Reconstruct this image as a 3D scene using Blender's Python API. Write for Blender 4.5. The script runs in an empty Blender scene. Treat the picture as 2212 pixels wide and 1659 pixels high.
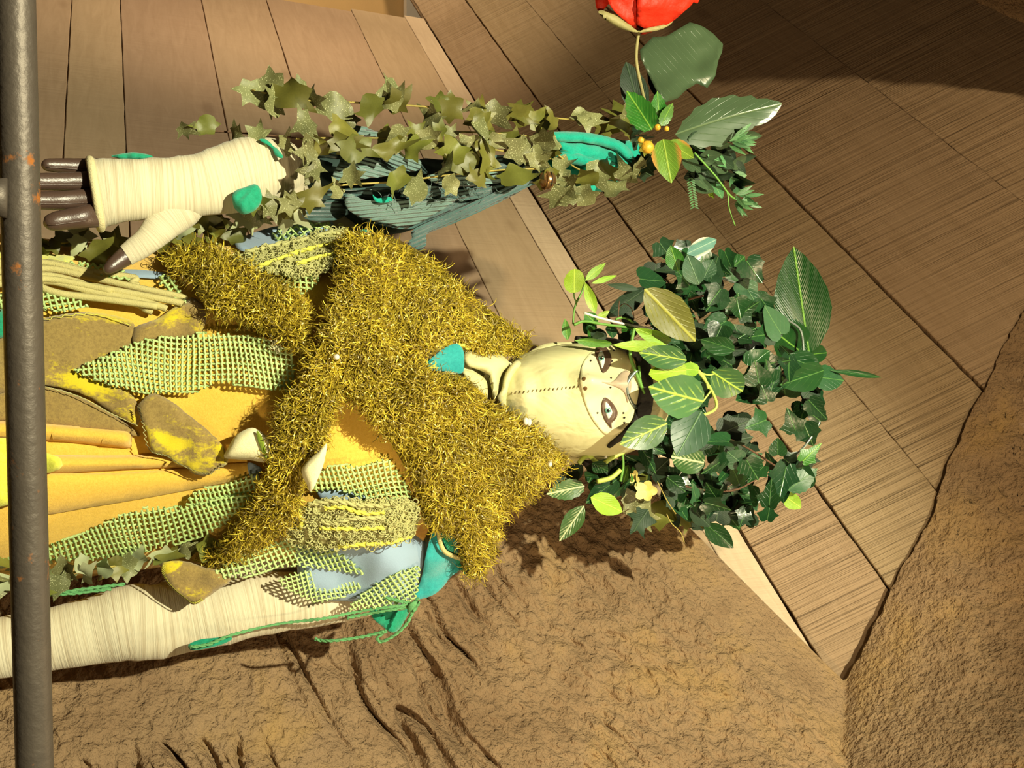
import bpy, math, random
import numpy as np
from mathutils import Vector, Matrix, noise
from mathutils.geometry import delaunay_2d_cdt

random.seed(7)
RS = np.random.RandomState(11)
S = bpy.context.scene
COL = S.collection

# ------------------------------------------------------------------ camera
# the photograph lies on its side: the picture's right is the room's up
F = 2000.0                      # focal length in pixels of the 2212 x 1659 frame
CX, CY = 1106.0, 829.5
PITCH = math.atan(891.0 / F)    # camera looks up
CAM = np.array([0.0, -1.02, 1.5])
FW = np.array([0.0, math.cos(PITCH), math.sin(PITCH)])
UP = np.array([0.0, -math.sin(PITCH), math.cos(PITCH)])
RT = np.array([1.0, 0.0, 0.0])
cd = bpy.data.cameras.new('camera')
cd.sensor_fit = 'HORIZONTAL'; cd.sensor_width = 36.0; cd.lens = F / 2212.0 * 36.0
cd.clip_start = 0.02
cam = bpy.data.objects.new('camera', cd); COL.objects.link(cam)
m = Matrix.Identity(4)
for i in range(3):
    m[i][0] = UP[i]; m[i][1] = -RT[i]; m[i][2] = -FW[i]; m[i][3] = CAM[i]
cam.matrix_world = m
S.camera = cam

# ------------------------------------------------------------------ world and light
w = bpy.data.worlds.new('world'); S.world = w; w.use_nodes = True
w.node_tree.nodes['Background'].inputs[0].default_value = (1.0, 0.74, 0.45, 1)
w.node_tree.nodes['Background'].inputs[1].default_value = 0.075
S.view_settings.view_transform = 'Standard'
S.view_settings.look = 'None'
S.view_settings.exposure = 0.0
S.view_settings.gamma = 1.0
S.view_settings.use_curve_mapping = False

def spot(name, loc, tgt, energy, col, size=60, blend=0.3, rad=0.03):
    l = bpy.data.lights.new(name, 'SPOT'); l.energy = energy; l.color = col
    l.spot_size = math.radians(size); l.spot_blend = blend; l.shadow_soft_size = rad
    o = bpy.data.objects.new(name, l); COL.objects.link(o); o.location = loc
    o.rotation_euler = (Vector(tgt) - Vector(loc)).to_track_quat('-Z', 'Y').to_euler()
    return o
spot('key_spot', (-0.48, -1.85, 2.38), (0.05, 0.0, 1.85), 290, (1.0, 0.94, 0.65), 58, 0.5, 0.018)
spot('wall_spot', (0.75, -1.5, 1.55), (-0.5, 0.7, 3.15), 62, (1.0, 0.74, 0.42), 72, 0.7, 0.05)
spot('vault_spot', (-0.9, -1.6, 2.2), (-0.2, 0.5, 3.15), 95, (1.0, 0.78, 0.46), 54, 0.5, 0.03)  # added lamp for the ceiling boards, partly cut off by the added block
spot('far_spot', (-1.75, 0.75, 2.2), (-1.55, 2.4, 2.05), 75, (1.0, 0.78, 0.50), 120, 0.8, 0.08)
spot('corner_spot', (-1.95, 1.6, 1.5), (-1.6, 2.7, 2.65), 45, (1.0, 0.80, 0.52), 70, 0.8, 0.05)  # added lamp that brightens the white panel in the corner
spot('rock_spot', (0.62, -0.62, 3.05), (0.42, 0.05, 1.95), 26, (1.0, 0.76, 0.44), 75, 0.7, 0.03)  # added lamp grazing the stone to bring out its relief

# ------------------------------------------------------------------ helpers
def ray(x, y):
    return FW + RT * ((y - CY) / F) + UP * ((x - CX) / F)
def P(x, y, Y):
    """point of the room at depth plane Y seen at a place of the picture"""
    d = ray(x, y); t = (Y - CAM[1]) / d[1]
    return CAM + d * t
def PV(x, y, Y):
    x = np.asarray(x, float); y = np.asarray(y, float); Y = np.asarray(Y, float) + 0 * x
    d = FW[None] + RT[None] * ((y - CY) / F)[:, None] + UP[None] * ((x - CX) / F)[:, None]
    t = (Y - CAM[1]) / d[:, 1]
    return CAM[None] + d * t[:, None]
def on_plane(x, y, p0, n):
    d = ray(x, y); t = np.dot(np.asarray(p0) - CAM, n) / np.dot(d, n)
    return CAM + d * t

def link(name, me, mat=None, parent=None, kind=None):
    o = bpy.data.objects.new(name, me); COL.objects.link(o)
    if mat is not None and len(me.materials) == 0: me.materials.append(mat)
    if parent is not None:
        o.parent = parent
        L = Vector((0, 0, 0)); q = parent
        while q is not None:
            if q.type == 'EMPTY': L = Vector(q.location)
            q = q.parent
        if parent.type == 'EMPTY': o.matrix_parent_inverse = Matrix.Translation(-L)
    if kind: o['kind'] = kind
    return o
def mesh(name, v, f, mat=None, parent=None, smooth=True, uv=None, kind=None, col=None):
    me = bpy.data.meshes.new(name)
    me.from_pydata([tuple(map(float, p)) for p in v], [], [tuple(map(int, q)) for q in f])
    if uv is not None:
        ul = me.uv_layers.new(name='UVMap')
        vi = np.zeros(len(me.loops), dtype=np.int32); me.loops.foreach_get('vertex_index', vi)
        ul.data.foreach_set('uv', np.asarray(uv, dtype=np.float32)[vi].ravel())
    if col is not None:
        ca = me.color_attributes.new('tint', 'FLOAT_COLOR', 'POINT')
        ca.data.foreach_set('color', np.asarray(col, dtype=np.float32).ravel())
    if smooth: me.polygons.foreach_set('use_smooth', np.ones(len(me.polygons), dtype=bool))
    me.update()
    return link(name, me, mat, parent, kind)
def empty(name, loc, label=None, cat=None, group=None):
    o = bpy.data.objects.new(name, None); COL.objects.link(o); o.location = tuple(map(float, loc))
    o.empty_display_size = 0.05
    tag(o, label, cat, group)
    return o
def tag(o, label=None, cat=None, group=None, kind=None):
    if label: o['label'] = label
    if cat: o['category'] = cat
    if group: o['group'] = group
    if kind: o['kind'] = kind
    return o

class MB:
    """collects shapes into one mesh"""
    def __init__(s): s.v = []; s.f = []; s.uv = []
    def add(s, v, f, uv=None):
        o = len(s.v); s.v.extend(v); s.f.extend([tuple(i + o for i in q) for q in f])
        s.uv.extend(uv if uv is not None else [(0, 0)] * len(v))
    def tube(s, pts, r, n=6, cap=True):
        pts = [Vector(p) for p in pts]
        if not hasattr(r, '__len__'): r = [r] * len(pts)
        v = []; f = []; uv = []
        nrm = None; acc = 0
        for i, p in enumerate(pts):
            t = (pts[min(i + 1, len(pts) - 1)] - pts[max(i - 1, 0)])
            if t.length < 1e-9: t = Vector((0, 0, 1))
            t.normalize()
            if nrm is None:
                nrm = t.orthogonal().normalized()
            else:
                nrm = nrm - t * nrm.dot(t)
                nrm = nrm.normalized() if nrm.length > 1e-6 else t.orthogonal().normalized()
                acc += (p - pts[i - 1]).length
            b = t.cross(nrm)
            for k in range(n):
                a = 2 * math.pi * k / n
                v.append(p + (nrm * math.cos(a) + b * math.sin(a)) * r[i]); uv.append((acc, k / n))
        for i in range(len(pts) - 1):
            for k in range(n):
                k2 = (k + 1) % n
                f.append((i * n + k, i * n + k2, (i + 1) * n + k2, (i + 1) * n + k))
        if cap:
            f.append(tuple(range(n - 1, -1, -1))); m0 = (len(pts) - 1) * n
            f.append(tuple(m0 + k for k in range(n)))
        s.add(v, f, uv); return s
    def build(s, name, mat, parent=None, smooth=True, kind=None):
        return mesh(name, s.v, s.f, mat, parent, smooth, s.uv, kind)

def smooth_path(pts, per=6):
    """Catmull-Rom through points (any dimension)"""
    p = [np.asarray(q, float) for q in pts]
    if len(p) < 3:
        return [p[0] + (p[-1] - p[0]) * k / per for k in range(per + 1)]
    out = []
    for i in range(len(p) - 1):
        a = p[max(i - 1, 0)]; b = p[i]; c = p[i + 1]; d = p[min(i + 2, len(p) - 1)]
        for k in range(per):
            t = k / per
            out.append(0.5 * ((2 * b) + (c - a) * t + (2 * a - 5 * b + 4 * c - d) * t * t + (3 * b - a - 3 * c + d) * t ** 3))
    out.append(p[-1]); return out

def loft(rings, closed=True, cap0=False, cap1=False):
    n = len(rings[0]); v = []; f = []; uv = []
    for i, r in enumerate(rings):
        for k, q in enumerate(r): v.append(q); uv.append((i / (len(rings) - 1), k / n))
    for i in range(len(rings) - 1):
        for k in range(n if closed else n - 1):
            k2 = (k + 1) % n
            f.append((i * n + k, i * n + k2, (i + 1) * n + k2, (i + 1) * n + k))
    if cap0: f.append(tuple(range(n - 1, -1, -1)))
    if cap1: f.append(tuple((len(rings) - 1) * n + k for k in range(n)))
    return v, f, uv

def limb_rings(cl, n=20, dscale=0.85, per=4, wob=0.0):
    """cl: (x, y, Y, half width in picture units) along a limb -> rings of world points"""
    cl = smooth_path(cl, per); rings = []
    for i, (x, y, Y, hw) in enumerate(cl):
        a = cl[max(i - 1, 0)]; b = cl[min(i + 1, len(cl) - 1)]
        t = np.array([b[0] - a[0], b[1] - a[1]]); t /= max(np.linalg.norm(t), 1e-6)
        nx, ny = -t[1], t[0]
        c = P(x, y, Y); e = P(x + nx * hw, y + ny * hw, Y); W = e - c
        D = np.array([0, -np.linalg.norm(W) * dscale, 0])
        ring = []
        for k in range(n):
            g = 2 * math.pi * k / n
            q = 1.0
            if wob: q += wob * noise.noise(Vector((i * 0.55, math.cos(g) * 1.3, math.sin(g) * 1.3)))
            ring.append(c + (W * math.cos(g) + D * math.sin(g)) * q)
        rings.append(ring)
    return rings

def idw(ctrl, p=2.6):
    c = np.asarray(ctrl, float)
    def fn(x, y):
        x = np.asarray(x, float); y = np.asarray(y, float)
        sh = x.shape; xf = x.ravel(); yf = y.ravel()
        d2 = (xf[:, None] - c[None, :, 0]) ** 2 + (yf[:, None] - c[None, :, 1]) ** 2 + 400.0
        wt = d2 ** (-p / 2)
        return ((wt * c[None, :, 2]).sum(1) / wt.sum(1)).reshape(sh)
    return fn

def inside(poly, x, y):
    poly = np.asarray(poly, float); r = np.zeros(np.shape(x), bool)
    j = len(poly) - 1
    for i in range(len(poly)):
        xi, yi = poly[i]; xj, yj = poly[j]
        c = ((yi > y) != (yj > y))
        with np.errstate(divide='ignore', invalid='ignore'):
            r ^= c & (x < (xj - xi) * (y - yi) / ((yj - yi) if yj != yi else 1e-9) + xi)
        j = i
    return r
def edge_dist(poly, x, y):
    poly = np.asarray(poly, float); best = np.full(np.shape(x), 1e9)
    for i in range(len(poly)):
        a = poly[i]; b = poly[(i + 1) % len(poly)]; ab = b - a; L = (ab ** 2).sum() + 1e-9
        t = np.clip(((x - a[0]) * ab[0] + (y - a[1]) * ab[1]) / L, 0, 1)
        best = np.minimum(best, np.hypot(x - a[0] - t * ab[0], y - a[1] - t * ab[1]))
    return best
def resample(poly, step, jag=0.0):
    out = []
    for i in range(len(poly)):
        a = np.asarray(poly[i], float); b = np.asarray(poly[(i + 1) % len(poly)], float)
        n = max(1, int(np.linalg.norm(b - a) / step))
        for k in range(n):
            q = a + (b - a) * k / n
            if jag: q = q + RS.uniform(-jag, jag, 2)
            out.append(q)
    return np.array(out)
def round_poly(poly, per=4):
    p = [np.asarray(q, float) for q in poly]; n = len(p); out = []
    for i in range(n):
        a, b, c, d = p[i - 1], p[i], p[(i + 1) % n], p[(i + 2) % n]
        for k in range(per):
            t = k / per
            out.append(0.5 * ((2 * b) + (c - a) * t + (2 * a - 5 * b + 4 * c - d) * t * t + (3 * b - a - 3 * c + d) * t ** 3))
    return np.array(out)

def patch(name, poly, fn, mat, parent, off=0.004, thick=0.002, step=13, puff=None, wr=None, ang=0.0, rnd=True, jag=0.0, kind=None):
    """a piece of cloth: outline in picture units, laid at depth fn(x, y) - off, with real thickness"""
    poly = round_poly(poly) if rnd else np.asarray(poly, float)
    poly = resample(poly, step, jag)
    x0, y0 = poly.min(0); x1, y1 = poly.max(0)
    gx, gy = np.meshgrid(np.arange(x0 + step * .5, x1, step), np.arange(y0 + step * .5, y1, step))
    gx = gx.ravel(); gy = gy.ravel()
    k = inside(poly, gx, gy); gx = gx[k]; gy = gy[k]
    if len(gx):
        k = edge_dist(poly, gx, gy) > step * .55; gx = gx[k]; gy = gy[k]
    pts = [Vector((a, b)) for a, b in poly] + [Vector((a, b)) for a, b in zip(gx, gy)]
    r = delaunay_2d_cdt(pts, [], [list(range(len(poly)))], 1, 1e-4)
    q = np.array([(a.x, a.y) for a in r[0]]); tris = [tuple(t) for t in r[2]]
    Y = fn(q[:, 0], q[:, 1]) - off
    if puff is not None:
        h, rr = puff; d = np.clip(edge_dist(poly, q[:, 0], q[:, 1]) / rr, 0, 1)
        Y = Y - h * np.sqrt(1 - (1 - d) ** 2)
    if wr is not None:
        amp, sc = wr
        Y = Y + amp * np.array([noise.noise(Vector((a / sc, b / sc, off * 991 + len(name)))) for a, b in q])
    v = PV(q[:, 0], q[:, 1], Y); vb = PV(q[:, 0], q[:, 1], Y + thick); n = len(q)
    f = []; ec = {}
    for t in tris:
        a, b, c = t
        nn = np.cross(v[b] - v[a], v[c] - v[a])
        if nn[1] > 0: t = (a, c, b)
        f.append(t); f.append(tuple(i + n for i in reversed(t)))
        for i in range(3):
            e = (t[i], t[(i + 1) % 3]); ec[e] = ec.get(e, 0) + 1
    for (a, b) in list(ec):
        if (b, a) not in ec: f.append((b, a, a + n, b + n))
    ca, sa = math.cos(ang), math.sin(ang)
    uv = np.stack([(q[:, 0] * ca + q[:, 1] * sa) / 100.0, (-q[:, 0] * sa + q[:, 1] * ca) / 100.0], 1)
    return mesh(name, np.concatenate([v, vb]), f, mat, parent, True, np.concatenate([uv, uv]), kind)

def net(name, poly, fn, mat, parent, off=0.006, ang=0.0, cell=11.0, r=0.00085, wav=5.0):
    """knotted netting: two families of cords inside an outline"""
    poly = resample(round_poly(poly), 20)
    c = poly.mean(0); R = np.max(np.hypot(*(poly - c).T)) + 5
    mb = MB(); ph = random.uniform(0, 9)
    for fam in (0, 1):
        a = ang + fam * math.pi / 2 + (0.12 if fam else 0)
        d = np.array([math.cos(a), math.sin(a)]); nn = np.array([-d[1], d[0]])
        k = -R
        while k < R:
            s = np.arange(-R, R, cell * .5)
            q = c[None] + nn[None] * k + d[None] * s[:, None]
            q = q + wav * np.stack([np.sin(q[:, 1] / 47.0 + ph + k * .02), np.sin(q[:, 0] / 41.0 + ph)], 1)
            ins = inside(poly, q[:, 0], q[:, 1])
            zig = (np.arange(len(s)) % 2) * 0.0012 * (1 if fam else -1)
            q = q + nn[None] * ((np.arange(len(s)) % 2) * 1.6 - .8)[:, None]
            Y = fn(q[:, 0], q[:, 1]) - off + zig
            w3 = PV(q[:, 0], q[:, 1], Y); i = 0
            while i < len(s):
                if ins[i]:
                    j = i
                    while j + 1 < len(s) and ins[j + 1]: j += 1
                    if j - i >= 1: mb.tube(w3[i:j + 1], r, 4, False)
                    i = j + 1
                else: i += 1
            k += cell
    return mb.build(name, mat, parent)
# ------------------------------------------------------------------ materials
class NT:
    def __init__(s, name):
        s.m = bpy.data.materials.new(name); s.m.use_nodes = True
        s.t = s.m.node_tree; s.b = s.t.nodes['Principled BSDF']
    def n(s, typ, **kw):
        q = s.t.nodes.new('ShaderNode' + typ)
        for k, v in kw.items(): setattr(q, k, v)
        return q
    def l(s, a, b): s.t.links.new(a, b)
    def coord(s, kind='Object', scale=(1, 1, 1), rot=(0, 0, 0)):
        c = s.n('TexCoord'); mp = s.n('Mapping'); s.l(c.outputs[kind], mp.inputs[0])
        mp.inputs['Scale'].default_value = scale; mp.inputs['Rotation'].default_value = rot
        return mp.outputs[0]
    def noise(s, vec, scale, detail=4, rough=.55, dist=0):
        q = s.n('TexNoise'); s.l(vec, q.inputs['Vector']); q.inputs['Scale'].default_value = scale
        q.inputs['Detail'].default_value = detail; q.inputs['Roughness'].default_value = rough
        q.inputs['Distortion'].default_value = dist
        return q.outputs[0]
    def ramp(s, fac, stops):
        q = s.n('ValToRGB'); s.l(fac, q.inputs[0]); e = q.color_ramp.elements
        while len(e) < len(stops): e.new(0.5)
        for i, (p, c) in enumerate(stops):
            e[i].position = p; e[i].color = (c[0], c[1], c[2], 1) if hasattr(c, '__len__') else (c, c, c, 1)
        return q.outputs[0]
    def mix(s, fac, a, b, mode='MIX'):
        q = s.n('Mix', data_type='RGBA', blend_type=mode)
        for sock, val in ((q.inputs[0], fac), (q.inputs[6], a), (q.inputs[7], b)):
            if hasattr(val, 'is_output'): s.l(val, sock)
            elif hasattr(val, '__len__'): sock.default_value = (val[0], val[1], val[2], 1)
            else: sock.default_value = val
        return q.outputs[2]
    def math(s, op, a, b=0.0, c=None):
        q = s.n('Math', operation=op)
        for i, val in enumerate((a, b) if c is None else (a, b, c)):
            if hasattr(val, 'is_output'): s.l(val, q.inputs[i])
            else: q.inputs[i].default_value = val
        return q.outputs[0]
    def bump(s, h, strength=.4, dist=.01, prev=None):
        q = s.n('Bump'); s.l(h, q.inputs['Height']); q.inputs['Strength'].default_value = strength
        q.inputs['Distance'].default_value = dist
        if prev is not None: s.l(prev, q.inputs['Normal'])
        return q.outputs[0]
    def rnd(s, c, amt=.25, hue=.02):
        oi = s.n('ObjectInfo'); h = s.n('HueSaturation'); s.l(c, h.inputs['Color'])
        s.l(s.math('MULTIPLY_ADD', oi.outputs['Random'], amt * 2, 1 - amt), h.inputs['Value'])
        r2 = s.math('FRACT', s.math('MULTIPLY', oi.outputs['Random'], 7.3))
        s.l(s.math('MULTIPLY_ADD', r2, hue * 2, .5 - hue), h.inputs['Hue'])
        return h.outputs[0]
    def done(s, col, rough=.6, normal=None, metal=0, spec=.5, sheen=0, trans=0):
        if hasattr(col, 'is_output'): s.l(col, s.b.inputs['Base Color'])
        else: s.b.inputs['Base Color'].default_value = (*col, 1)
        if hasattr(rough, 'is_output'): s.l(rough, s.b.inputs['Roughness'])
        else: s.b.inputs['Roughness'].default_value = rough
        s.b.inputs['Metallic'].default_value = metal
        s.b.inputs['Specular IOR Level'].default_value = spec
        s.b.inputs['Sheen Weight'].default_value = sheen
        if normal is not None: s.l(normal, s.b.inputs['Normal'])
        return s.m

def plain(name, c, rough=.6, c2=None, ns=30, bump=.25, bs=300, bd=.002, metal=0, spec=.4, rnd=0, hue=.02, sheen=0):
    t = NT(name); v = t.coord()
    c2 = c2 or tuple(k * .8 for k in c)
    col = t.mix(t.noise(v, ns, 4), c, c2)
    if rnd: col = t.rnd(col, rnd, hue)
    nm = t.bump(t.noise(v, bs, 3), bump, bd) if bump else None
    return t.done(col, rough, nm, metal, spec, sheen)

def m_boards(name, c, c2, saw=1.0, bump=.5):
    t = NT(name); g = t.coord('Object', (1.3, 9, 9)); v = t.coord('Object')
    gr = t.noise(g, 5, 6, .6, 1.2)
    oi = t.n('ObjectInfo')
    col = t.ramp(gr, [(.25, c2), (.7, c)])
    kn = t.n('TexVoronoi'); t.l(t.coord('Object', (2.6, 5.5, .1)), kn.inputs['Vector']); kn.inputs['Scale'].default_value = 1.0
    kf = t.ramp(kn.outputs['Distance'], [(.05, 1.0), (.12, 0.0)])
    col = t.mix(t.math('MULTIPLY', kf, .45), col, (c2[0] * .55, c2[1] * .5, c2[2] * .45))
    st = t.ramp(t.noise(v, 2.2, 5, .6), [(.35, 0.0), (.7, 1.0)])
    col = t.mix(t.math('MULTIPLY', st, .35), col, tuple(k * .72 for k in c))
    col = t.rnd(col, .10, .01)
    sv = t.noise(t.coord('Object', (1, .022, .022), (0, 0, .10)), 42, 4, .65)
    n1 = t.bump(t.math('MULTIPLY', sv, t.ramp(t.noise(v, 3, 2), [(.35, .25), (.65, 1.0)])), 1.0 * saw, .022)
    wv = t.n('TexWave', wave_type='BANDS', bands_direction='Y'); t.l(t.coord('Object', (.3, 1, 1)), wv.inputs['Vector'])
    wv.inputs['Scale'].default_value = 14; wv.inputs['Distortion'].default_value = 9; wv.inputs['Detail'].default_value = 5; wv.inputs['Detail Scale'].default_value = .8
    n2 = t.bump(wv.outputs['Fac'], .14 * bump, .003, n1)
    n3 = t.bump(t.noise(v, 160, 5, .7), .3 * bump, .003, n2)
    return t.done(col, .8, n3, spec=.2)

def m_rock(name, c, c2, c3):
    t = NT(name); v = t.coord()
    col = t.ramp(t.noise(v, 5, 7, .62, .6), [(.3, c2), (.5, c), (.72, c3)])
    col = t.mix(t.ramp(t.noise(v, 40, 5, .7), [(.55, 0.0), (.8, .35)]), col, tuple(k * .6 for k in c2))
    n1 = t.bump(t.noise(v, 120, 3, .5), .8, .010)
    n2 = t.bump(t.noise(v, 330, 3, .55), .6, .004, n1)
    return t.done(col, .9, n2, spec=.15)

def m_heather(name, c, c2, freq=60):
    """knitted cloth with thin stripes around the limb"""
    t = NT(name)
    u = t.coord('UV', (freq, .7, 1)); st = t.noise(u, 1.0, 4, .75)
    u2 = t.coord('UV', (freq * 3, 40, 1))
    col = t.ramp(st, [(.32, c2), (.55, c)])
    wv = t.noise(t.coord('UV', (freq * 3.2, 2.5, 1)), 1.0, 2)
    n1 = t.bump(wv, .5, .0016)
    n2 = t.bump(t.noise(u2, 1.0, 2), .2, .001, n1)
    return t.done(col, .85, n2, spec=.2, sheen=.15)

def m_cord(name, c, c2):
    t = NT(name)
    wv = t.n('TexWave', wave_type='BANDS', bands_direction='X'); t.l(t.coord('UV', (1, .06, 1)), wv.inputs['Vector'])
    wv.inputs['Scale'].default_value = 3.6; wv.inputs['Distortion'].default_value = .5; wv.inputs['Detail Scale'].default_value = 1.5
    col = t.mix(t.noise(t.coord('Object'), 260, 3), c, c2)
    col = t.rnd(col, .12, .01)
    n1 = t.bump(wv.outputs['Fac'], .95, .0035)
    n2 = t.bump(t.noise(t.coord('Object'), 900, 2), .35, .001, n1)
    return t.done(col, .9, n2, spec=.15, sheen=.3)

def m_felt(name, c, c2, stroke=None, sc=26, thr=.6):
    t = NT(name); v = t.coord()
    col = t.mix(t.ramp(t.noise(v, 350, 3, .8), [(.4, 0.0), (.65, 1.0)]), c, c2)
    if stroke:
        s = t.noise(t.coord('Object', (1, 1, .45), (0, .5, 0)), sc, 5, .65, .4)
        s2 = t.noise(v, 420, 2)
        k = t.ramp(t.math('ADD', s, t.math('MULTIPLY_ADD', s2, .16, -.08)), [(thr - .03, 0.0), (thr + .06, 1.0)])
        col = t.mix(t.math('MULTIPLY', k, .9), col, stroke)
    n1 = t.bump(t.noise(v, 700, 4, .8), .5, .0016)
    return t.done(col, .95, n1, spec=.1, sheen=.35)

def m_leaf(name, c, vein, rough=.35, rnd=.3, hue=.02, vw=.018, side=11.0, sidew=.16, edge=None, spec=.5, blotch=None, c2=None, trans=0.0, fine=0, side_amt=.3):
    t = NT(name); tc = t.n('TexCoord'); sx = t.n('SeparateXYZ'); t.l(tc.outputs['UV'], sx.inputs[0])
    ax = t.math('ABSOLUTE', t.math('SUBTRACT', sx.outputs[0], .5)); y = sx.outputs[1]
    mid = t.ramp(ax, [(vw * .6, 1.0), (vw * 1.6, 0.0)])
    ph = t.math('SUBTRACT', t.math('MULTIPLY', y, side), t.math('MULTIPLY', ax, side * 1.15))
    fr = t.math('ABSOLUTE', t.math('SUBTRACT', t.math('FRACT', ph), .5))
    sv = t.ramp(fr, [(sidew * .3, 1.0), (sidew, 0.0)])
    v = t.coord('Object')
    base = t.mix(t.noise(v, 5, 4), c, c2 or tuple(k * .62 for k in c))
    base = t.rnd(base, rnd, hue)
    if blotch:
        b = t.ramp(t.math('ADD', t.noise(t.coord('UV', (9, 9, 1)), 1.0, 3), t.math('MULTIPLY', sv, .14)), [(blotch[1], 0.0), (blotch[1] + .08, 1.0)])
        base = t.mix(t.math('MULTIPLY', b, t.ramp(ax, [(.2, 1.0), (.42, 0.0)])), base, blotch[0])
    if edge:
        base = t.mix(t.ramp(ax, [(.30, 0.0), (.44, 1.0)]), base, edge)
    sv = t.math('MULTIPLY', sv, t.ramp(t.noise(t.coord('UV', (3, 6, 1)), 1.0, 2), [(.4, .1), (.6, 1.0)]))
    if side_amt > .5: sv = t.math('MULTIPLY', sv, t.ramp(ax, [(.12, 1.0), (.36, .05)]))
    col = t.mix(t.math('MULTIPLY', sv, side_amt), base, vein)
    col = t.mix(t.math('MULTIPLY', mid, .8), col, vein)
    h = t.math('MAXIMUM', mid, t.math('MULTIPLY', sv, .5))
    nm = t.bump(h, .35, .004)
    if fine:
        wv = t.math('SINE', t.math('MULTIPLY', t.math('SUBTRACT', y, t.math('MULTIPLY', ax, 1.0)), fine))
        nm = t.bump(wv, .25, .0004, nm)
    else:
        nm = t.bump(t.noise(t.coord('UV', (5, 6, 1)), 1.0, 1), .2, .0015, nm)
    mm = t.done(col, rough, nm, spec=spec)
    return mm

def m_speckle(name, c, sp, rough=.5, thr=.24, scale=34):
    t = NT(name); vo = t.n('TexVoronoi'); t.l(t.coord('UV'), vo.inputs['Vector']); vo.inputs['Scale'].default_value = scale
    d = t.ramp(t.math('ADD', vo.outputs['Distance'], t.math('MULTIPLY', t.noise(t.coord('UV'), 5, 3), .45)), [(thr, 1.0), (thr + .14, 0.0)])
    base = t.rnd(t.mix(t.noise(t.coord('UV'), 3, 3), c, tuple(k * .7 for k in c)), .25, .015)
    col = t.mix(t.math('MULTIPLY', d, .75), base, sp)
    return t.done(col, rough, t.bump(d, .3, .002), spec=.4)

def m_fur(name):
    t = NT(name); a = t.n('Attribute', attribute_name='tint')
    return t.done(a.outputs['Color'], .42, None, metal=.15, spec=.7)

def m_rail(name):
    t = NT(name); v = t.coord('Object'); 
    rust = t.ramp(t.math('ADD', t.noise(t.coord('Object', (1, 1, 1)), 22, 6, .7), t.math('MULTIPLY', t.noise(v, 140, 3), .2)), [(.71, 0.0), (.77, 1.0)])
    base = t.mix(t.noise(v, 60, 4), (.105, .085, .065), (.065, .052, .042))
    col = t.mix(rust, base, (.33, .115, .02))
    r = t.math('MULTIPLY_ADD', rust, .35, .5)
    return t.done(col, r, t.bump(t.noise(v, 240, 4), .25, .002), metal=.35, spec=.4)

MAT = {}
MAT['boardA'] = m_boards('smooth_boards', (.50, .36, .235), (.42, .295, .185), .12, .25)
MAT['boardB'] = m_boards('sawn_boards', (.41, .30, .18), (.33, .235, .13), 1.0, .8)
MAT['joint'] = plain('joint_mortar', (.30, .20, .115), .9, ns=60, bump=.5, bs=120, bd=.006)
MAT['rock'] = m_rock('rough_stone', (.285, .19, .105), (.205, .13, .07), (.35, .225, .09))
MAT['plaster'] = plain('white_plaster', (.80, .72, .60), .9, ns=8)
MAT['litboard'] = m_boards('lit_cream_boards', (.66, .52, .36), (.55, .42, .28), .2, .5)  # paler colour puts the bright light on the top wall board
MAT['ochre'] = plain('ochre_plaster', (.62, .40, .17), .9, ns=8)
MAT['plinth'] = plain('plinth', (.12, .10, .08), .8)
MAT['rail'] = m_rail('rusty_steel')
MAT['hood'] = None
t = NT('cream_leather'); v = t.coord()
n1 = t.bump(t.noise(t.coord('Object', (1, 1, .55), (0, .7, 0)), 26, 3, .5, .6), .32, .02)
n2 = t.bump(t.noise(v, 500, 2), .12, .001, n1)
MAT['hood'] = t.done(t.mix(t.noise(v, 12, 3), (.64, .60, .335), (.58, .55, .275)), .55, n2, spec=.3)
MAT['body'] = plain('mannequin_skin', (.45, .40, .28), .6)
MAT['stitch'] = plain('stitch', (.22, .17, .06), .8, bump=0)
MAT['dress'] = m_felt('yellow_cloth', (.82, .52, .085), (.74, .45, .06))
MAT['brown'] = m_felt('brown_felt', (.33, .235, .075), (.24, .165, .055), (.68, .55, .02), 30, .535)
MAT['brown2'] = m_felt('brown_felt_plain', (.32, .225, .07), (.23, .155, .055))
MAT['lime_felt'] = m_felt('lime_felt', (.80, .78, .10), (.70, .72, .06), (.45, .50, .28), 16, .62)
MAT['teal'] = m_felt('turquoise_felt', (.03, .36, .36), (.022, .29, .30))
MAT['green_felt'] = m_felt('green_felt', (.015, .30, .17), (.01, .22, .12))
MAT['jade'] = m_felt('jade_cloth', (.008, .37, .27), (.006, .30, .22))
MAT['blue'] = plain('blue_jersey', (.30, .42, .56), .85, ns=8, bs=700, bd=.001, sheen=.2)
MAT['petal'] = m_felt('cream_petal', (.90, .85, .52), (.86, .82, .46))
MAT['heather'] = m_heather('cream_knit', (.62, .57, .41), (.42, .345, .22), 110)
MAT['heather2'] = m_heather('cream_knit_gauntlet', (.66, .61, .43), (.46, .38, .24), 80)
MAT['cuff'] = plain('cuff_rib', (.80, .72, .40), .9, bs=800, bump=.5)
MAT['leather'] = plain('brown_leather', (.085, .05, .036), .34, ns=40, bump=.3, bs=600, bd=.0008, spec=.6)
MAT['cord'] = m_cord('corduroy', (.075, .15, .14), (.055, .115, .11))
MAT['cordlining'] = m_cord('corduroy_pale', (.17, .28, .25), (.13, .22, .20))
MAT['net'] = plain('green_net_cord', (.56, .70, .31), .5, (.34, .53, .15), 900, .3, 1500, .001, spec=.6)
MAT['rope'] = plain('khaki_rope', (.62, .56, .25), .9, (.52, .46, .18), 200, .6, 1200, .0015)
MAT['yarn'] = plain('khaki_yarn', (.55, .54, .24), .9, (.40, .40, .15), 150, .5, 1200, .0015)
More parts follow.
